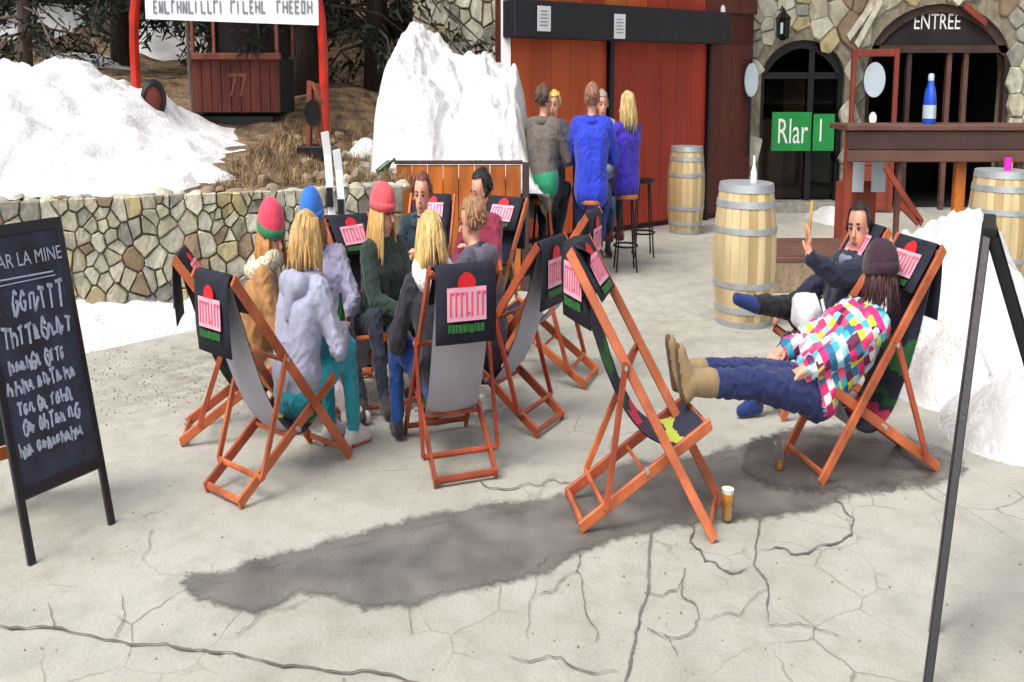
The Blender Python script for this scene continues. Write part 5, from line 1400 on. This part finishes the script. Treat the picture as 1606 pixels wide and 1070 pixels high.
mb = MB(); mb.lathe([(.001, 0), (.032, 0), (.036, .02), (.034, .10), (.015, .15), (.014, .20), (.001, .20)], cp - Vector((0, 0, .07)), 14); tag(mb.build('beer_bottle', M['green_glass'], loc=cp, smooth=40), 'green bottle held by the person in the blue hat', 'bottle')
o, f = seat_at('J', .52)
person('long-haired blonde girl in a salmon hat and dark green jacket', o, f, .31, 4, -10, head=(-14, -4, 0), hands=((-.05, .33, .50), (.06, .35, .50)), feet=((-.10, .60, .085), (.08, .66, .085)),
       top=(34, 52, 46), legs=(38, 42, 66), shoe=(44, 40, 44), hair=dict(col=(206, 166, 104), len=.36), hat=dict(col=(242, 92, 100), tilt=-4), bulk=1.08, boots=True)
o, f = seat_at('K', .48)
person('brown-haired boy in a dark teal jacket facing the camera', o, f, .31, 6, -20, head=(4, -4, 0), hands=((-.06, .30, .62), (.07, .30, .60)), feet=((-.14, .60, .085), (.14, .60, .085)),
       top=(18, 40, 52), legs=(40, 44, 60), hair=dict(col=(112, 72, 50), len=.028, front=.07), bulk=1.14, collar=(22, 50, 62), hood=(24, 60, 72))
o, f = seat_at('L', .48)
person('black-haired person in a maroon jacket leaning forward', o, f, .33, 4, -12, head=(25, -16, 0), hands=((-.08, .30, .66), (.07, .34, .56)), feet=((-.14, .6, .085), (.14, .6, .085)),
       top=(126, 30, 62), legs=(34, 36, 48), hair=dict(col=(26, 22, 24), len=.04, front=.07), bulk=1.1, collar=(150, 44, 84))
o, f = seat_at('D', .60)
person('fair-haired man in a dark grey hooded jacket, seen from behind', o, f, .31, -2, -18, head=(-12, -8, 0), neck_fwd=.2, hands=((-.12, .38, .56), (.12, .38, .56)), feet=((-.13, .62, .085), (.13, .62, .085)),
       top=(78, 74, 90), legs=(34, 38, 52), hair=dict(col=(168, 128, 94), len=.03), hood=(86, 82, 98), bulk=1.18)
o, f = seat_at('C', .52)
person('blonde person in a coat with a white fur hood, seen from behind', o, f, .30, 2, -18, side=-12, head=(-14, -20, 0), hands=((-.24, .28, .46), (.14, .34, .50)), feet=((-.32, .34, .085), (.02, .60, .085)),
       top=(36, 34, 46), legs=(30, 74, 150), shoe=(40, 36, 40), hair=dict(col=(220, 184, 122), len=.16), furtrim=(244, 240, 232), bulk=1.1, knee=((-.3, .2, 1), (.1, .2, 1)))

# --- the pair on the right
o, f = seat_at('G', .88)
_, WdG, _h = person('girl in a bright patchwork jacket and dark beanie reclining with her boots up', o, f, .345, 57, -6, head=(70, 4, 0), neck_fwd=.1, sc=1.02, leg=1.22, hands=((-.17, .20, .47), (.14, .16, .50)), feet=((-.26, 1.12, .49), (-.10, 1.14, .50)),
       topmat=M['patchwork'], top=(220, 90, 150), legs=(28, 44, 96), shoe=(158, 134, 98), boots=True, toes=((0, .25, 1), (0, .3, 1)), sole=(96, 74, 54), hair=dict(col=(70, 40, 44), len=.12), hat=dict(col=(52, 28, 44), tilt=-10), bulk=1.1, long_top=.06)
o, f = seat_at('H', .42)
_, WdH, HH = person('man in a navy jacket raising one hand, legs crossed', o, f, .29, 26, -6, head=(-40, 0, 4), hands=((-.22, .32, .80), (.16, .30, .50)), feet=((-.12, .70, .085), (-.10, .72, .56)),
       top=(26, 30, 54), legs=(22, 22, 30), shoe=(26, 48, 112), hair=dict(col=(34, 26, 26), len=.028, front=.075), collar=(120, 128, 150), bulk=1.12, elbow=((-.5, .3, -1), (.6, -.5, -.4)), knee=((-.1, .2, 1), (.25, 0, 1)), handdir=((0, .1, 1), None), curl=(.25, .6), toes=(None, (-.1, 1, .25)), skin=(216, 156, 130))
wr, d, sv, cu, sg_ = HH[0]
p = WdH(wr + d * .12)
mb = MB(); mb.tube([p + Vector((0, 0, -.04)), p + Vector((.01, 0, .06)), p + Vector((.02, 0, .15))], [.016, .014, .010], 8); tag(mb.build('tan_stick', mat('tan_stick', rgb(196, 150, 84), .7, .2, 12, .2, 40), loc=p, smooth=True), 'short tan stick held up by the navy-jacket man', 'stick')
# white folded cloth and its straps on his lap
p = WdH((-.16, .30, .52)); mb = MB(); mb.ell(p, (.12, .07, .11), Matrix.Rotation(.3, 3, 'Y'), 16, 10)
for v in mb.v: v += Vector((noise.noise(v * 9), noise.noise(v * 9 + Vector((4, 0, 0))), noise.noise(v * 9 + Vector((0, 4, 0))))) * .05
lc = tag(mb.build('white_bag', cloth(232, 232, 238), loc=p, smooth=True), 'soft white bag lying on the lap of the navy-jacket man', 'bag')
mb = MB(); mb.tube([p + Vector((.10, -.08, .08)), p + Vector((.15, -.10, -.05)), p + Vector((.18, -.08, -.20))], .012, 6); mb.build('strap', cloth(210, 226, 220), lc)
mb = MB(); mb.tube([p + Vector((-.08, -.10, -.05)), p + Vector((-.05, -.11, -.16)), p + Vector((.0, -.1, -.24))], .012, 6); mb.build('strap', cloth(210, 226, 220), lc)

# --- bar stools and the people on them
def stool(label, x, y, h=.66, seat='ochre_wood'):
    t = thing('bar_stool', label, 'stool', (x, y, 0), 'bar stools in front of the shutters')
    mb = MB(); mb.lathe([(.001, h - .04), (.15, h - .04), (.17, h - .03), (.17, h - .008), (.155, h), (.001, h)], (x, y, 0), 24); mb.build('seat', M[seat], t, smooth=40)
    for k in range(4):
        a = math.pi / 4 + k * math.pi / 2; mb = MB(); mb.tube([(x + .11 * math.cos(a), y + .11 * math.sin(a), h - .04), (x + .21 * math.cos(a), y + .21 * math.sin(a), 0)], .013, 6); mb.build('leg', M['black_metal'], t, smooth=40)
    mb = MB(); mb.tube([(x + .178 * math.cos(a), y + .178 * math.sin(a), .22) for a in [2 * math.pi * k / 20 for k in range(21)]], .010, 6); mb.build('foot_ring', M['black_metal'], t, smooth=True)
    return t
def hightable(label, x, y, h=.98):
    t = thing('bar_table', label, 'table', (x, y, 0))
    mb = MB(); mb.lathe([(.001, h - .04), (.36, h - .04), (.37, h - .02), (.36, h), (.001, h)], (x, y, 0), 32); mb.build('table_top', M['dark_wood'], t, smooth=40)
    mb = MB(); mb.lathe([(.22, 0), (.22, .04), (.09, .10), (.07, .3), (.07, h - .1), (.16, h - .045), (.001, h - .045)], (x, y, 0), 20); mb.build('pedestal', M['dark_wood'], t, smooth=40)
s8, s9, s10 = GD(849, 400, 11.5), GD(926, 400, 11.4), GD(981, 400, 11.9)
for p, l in ((s8, 'stool under the man in the grey jacket'), (s9, 'stool under the man in the bright blue jacket'), (s10, 'stool under the woman in the violet-blue jacket')):
    stool(l + ' by the shutters', p.x, p.y)
p = GD(1008, 400, 12.9)
stool('empty black stool between the woman and the far barrel', p.x, p.y, .72, 'black_metal')
hightable('dark round bar table among the stool sitters', GD(905, 400, 12.3).x, 12.35)
person('man in a grey-brown jacket with a green shirt hem, on a stool', s8, (.45, .9), .74, -2, -6, head=(30, -4, 0), hands=((-.12, .36, 1.02), (.16, .36, 1.02)), feet=((-.12, .28, .30), (.12, .30, .30)),
       top=(104, 96, 90), legs=(30, 36, 60), shirt=(40, 150, 104), hair=dict(col=(92, 70, 58), len=.03), bulk=1.22, collar=(96, 88, 84), sc=1.04, shoulder=.19, fingers=True)
person('balding man in a bright blue jacket on a stool, seen from behind', s9, (.08, 1), .74, 0, -6, head=(2, -4, 0), hands=((-.14, .36, 1.02), (.16, .36, 1.02)), feet=((-.12, .26, .30), (.14, .24, .30)),
       top=(36, 60, 196), legs=(36, 62, 128), hair=dict(col=(150, 108, 84), len=.03), bulk=1.30, collar=(36, 60, 190), sc=1.05, long_top=.10, shoulder=.20)
person('blonde woman in a violet-blue jacket on a stool', s10, (-.5, .86), .74, 0, -4, head=(-28, -4, 0), hands=((-.12, .36, 1.02), (.12, .34, 1.04)), feet=((-.10, .26, .30), (.10, .26, .30)),
       top=(60, 40, 176), legs=(26, 26, 36), hair=dict(col=(204, 178, 124), len=.24), bulk=1.16, collar=(70, 46, 186), long_top=.10, shoe=(120, 60, 50))
p = GD(868, 400, 12.85)
person('yellow-haired companion half hidden behind the grey-jacket man', (p.x, 12.85), (-.35, -.94), .74, 2, -4, head=(0, -4, 0), hands=((-.10, .30, 1.04), (.10, .30, 1.04)), feet=((-.10, .10, .085), (.10, .10, .085)),
       top=(70, 70, 84), legs=(30, 30, 40), hair=dict(col=(212, 186, 92), len=.045), knee=((-.1, 1, 0), (.1, 1, 0)))
p = GD(943, 400, 12.8)
person('grey-haired companion half hidden between the blue and violet jackets', (p.x, 12.95), (.1, -1), .74, 2, -4, head=(0, -4, 0), hands=((-.10, .30, 1.04), (.10, .30, 1.04)), feet=((-.10, .10, .085), (.10, .10, .085)),
       top=(150, 160, 180), legs=(60, 90, 140), hair=dict(col=(160, 150, 138), len=.035), knee=((-.1, 1, 0), (.1, 1, 0)))
p = Vector((GD(1456, 205, 12.75).x, 12.75, 1.2255))
bt = thing('blue_bottle', 'tall blue bottle with a pale cap standing on the wooden counter', 'bottle', p)
mb = MB(); mb.lathe([(.001, 0), (.085, 0), (.092, .015), (.090, .20), (.075, .29), (.045, .35), (.040, .385), (.001, .385)], p, 24); mb.build('bottle_body', mat('blue_bottle', rgb(30, 84, 210), .25, .2, 6, 0, spec=.6), bt, smooth=40)
mb = MB(); mb.lathe([(.001, .386), (.042, .386), (.044, .43), (.03, .45), (.001, .45)], p, 20); mb.build('cap', M['pale_oval'], bt, smooth=40)
mb = MB(); mb.lathe([(.0935, .05), (.0945, .05), (.0935, .17), (.0925, .17)], p, 24); mb.build('label', M['pale_oval'], bt, smooth=40)
# ------------------------------------------------------------------ glasses on the ground
def glass(label, p, fill, foam):
    t = thing('beer_glass', label, 'glass', p, 'beer glasses on the ground')
    mb = MB(); mb.lathe([(.030, 0), (.034, .004), (.042, .13), (.039, .13), (.031, .012), (.001, .012)], p, 24); mb.build('tumbler', M['clear'], t, smooth=40)
    k = .031 + .007 * fill
    mb = MB(); mb.lathe([(.001, .013), (.0305, .013), (k, .013 + .1 * fill), (.001, .013 + .1 * fill)], p, 24); mb.build('beer', M['beer'], t, smooth=40)
    if foam: mb = MB(); mb.lathe([(.001, .0135 + .1 * fill), (k, .0135 + .1 * fill), (k + .001, .028 + .1 * fill), (.001, .03 + .1 * fill)], p, 24); mb.build('foam', M['foam'], t, smooth=40)
glass('full glass of beer on the ground beside the front deckchair', G(1140, 818), 1.0, True)
glass('nearly empty beer glass on the damp ground near the crossed deckchair legs', G(1222, 738), .25, False)

p = G(752, 648)
mb = MB(); mb.lathe([(.001, 0), (.038, 0), (.046, .09), (.043, .09), (.036, .008), (.001, .008)], p, 18); tag(mb.build('white_cup', M['white'], loc=p, smooth=40), 'white cup standing on the ground under the middle deckchairs', 'cup')
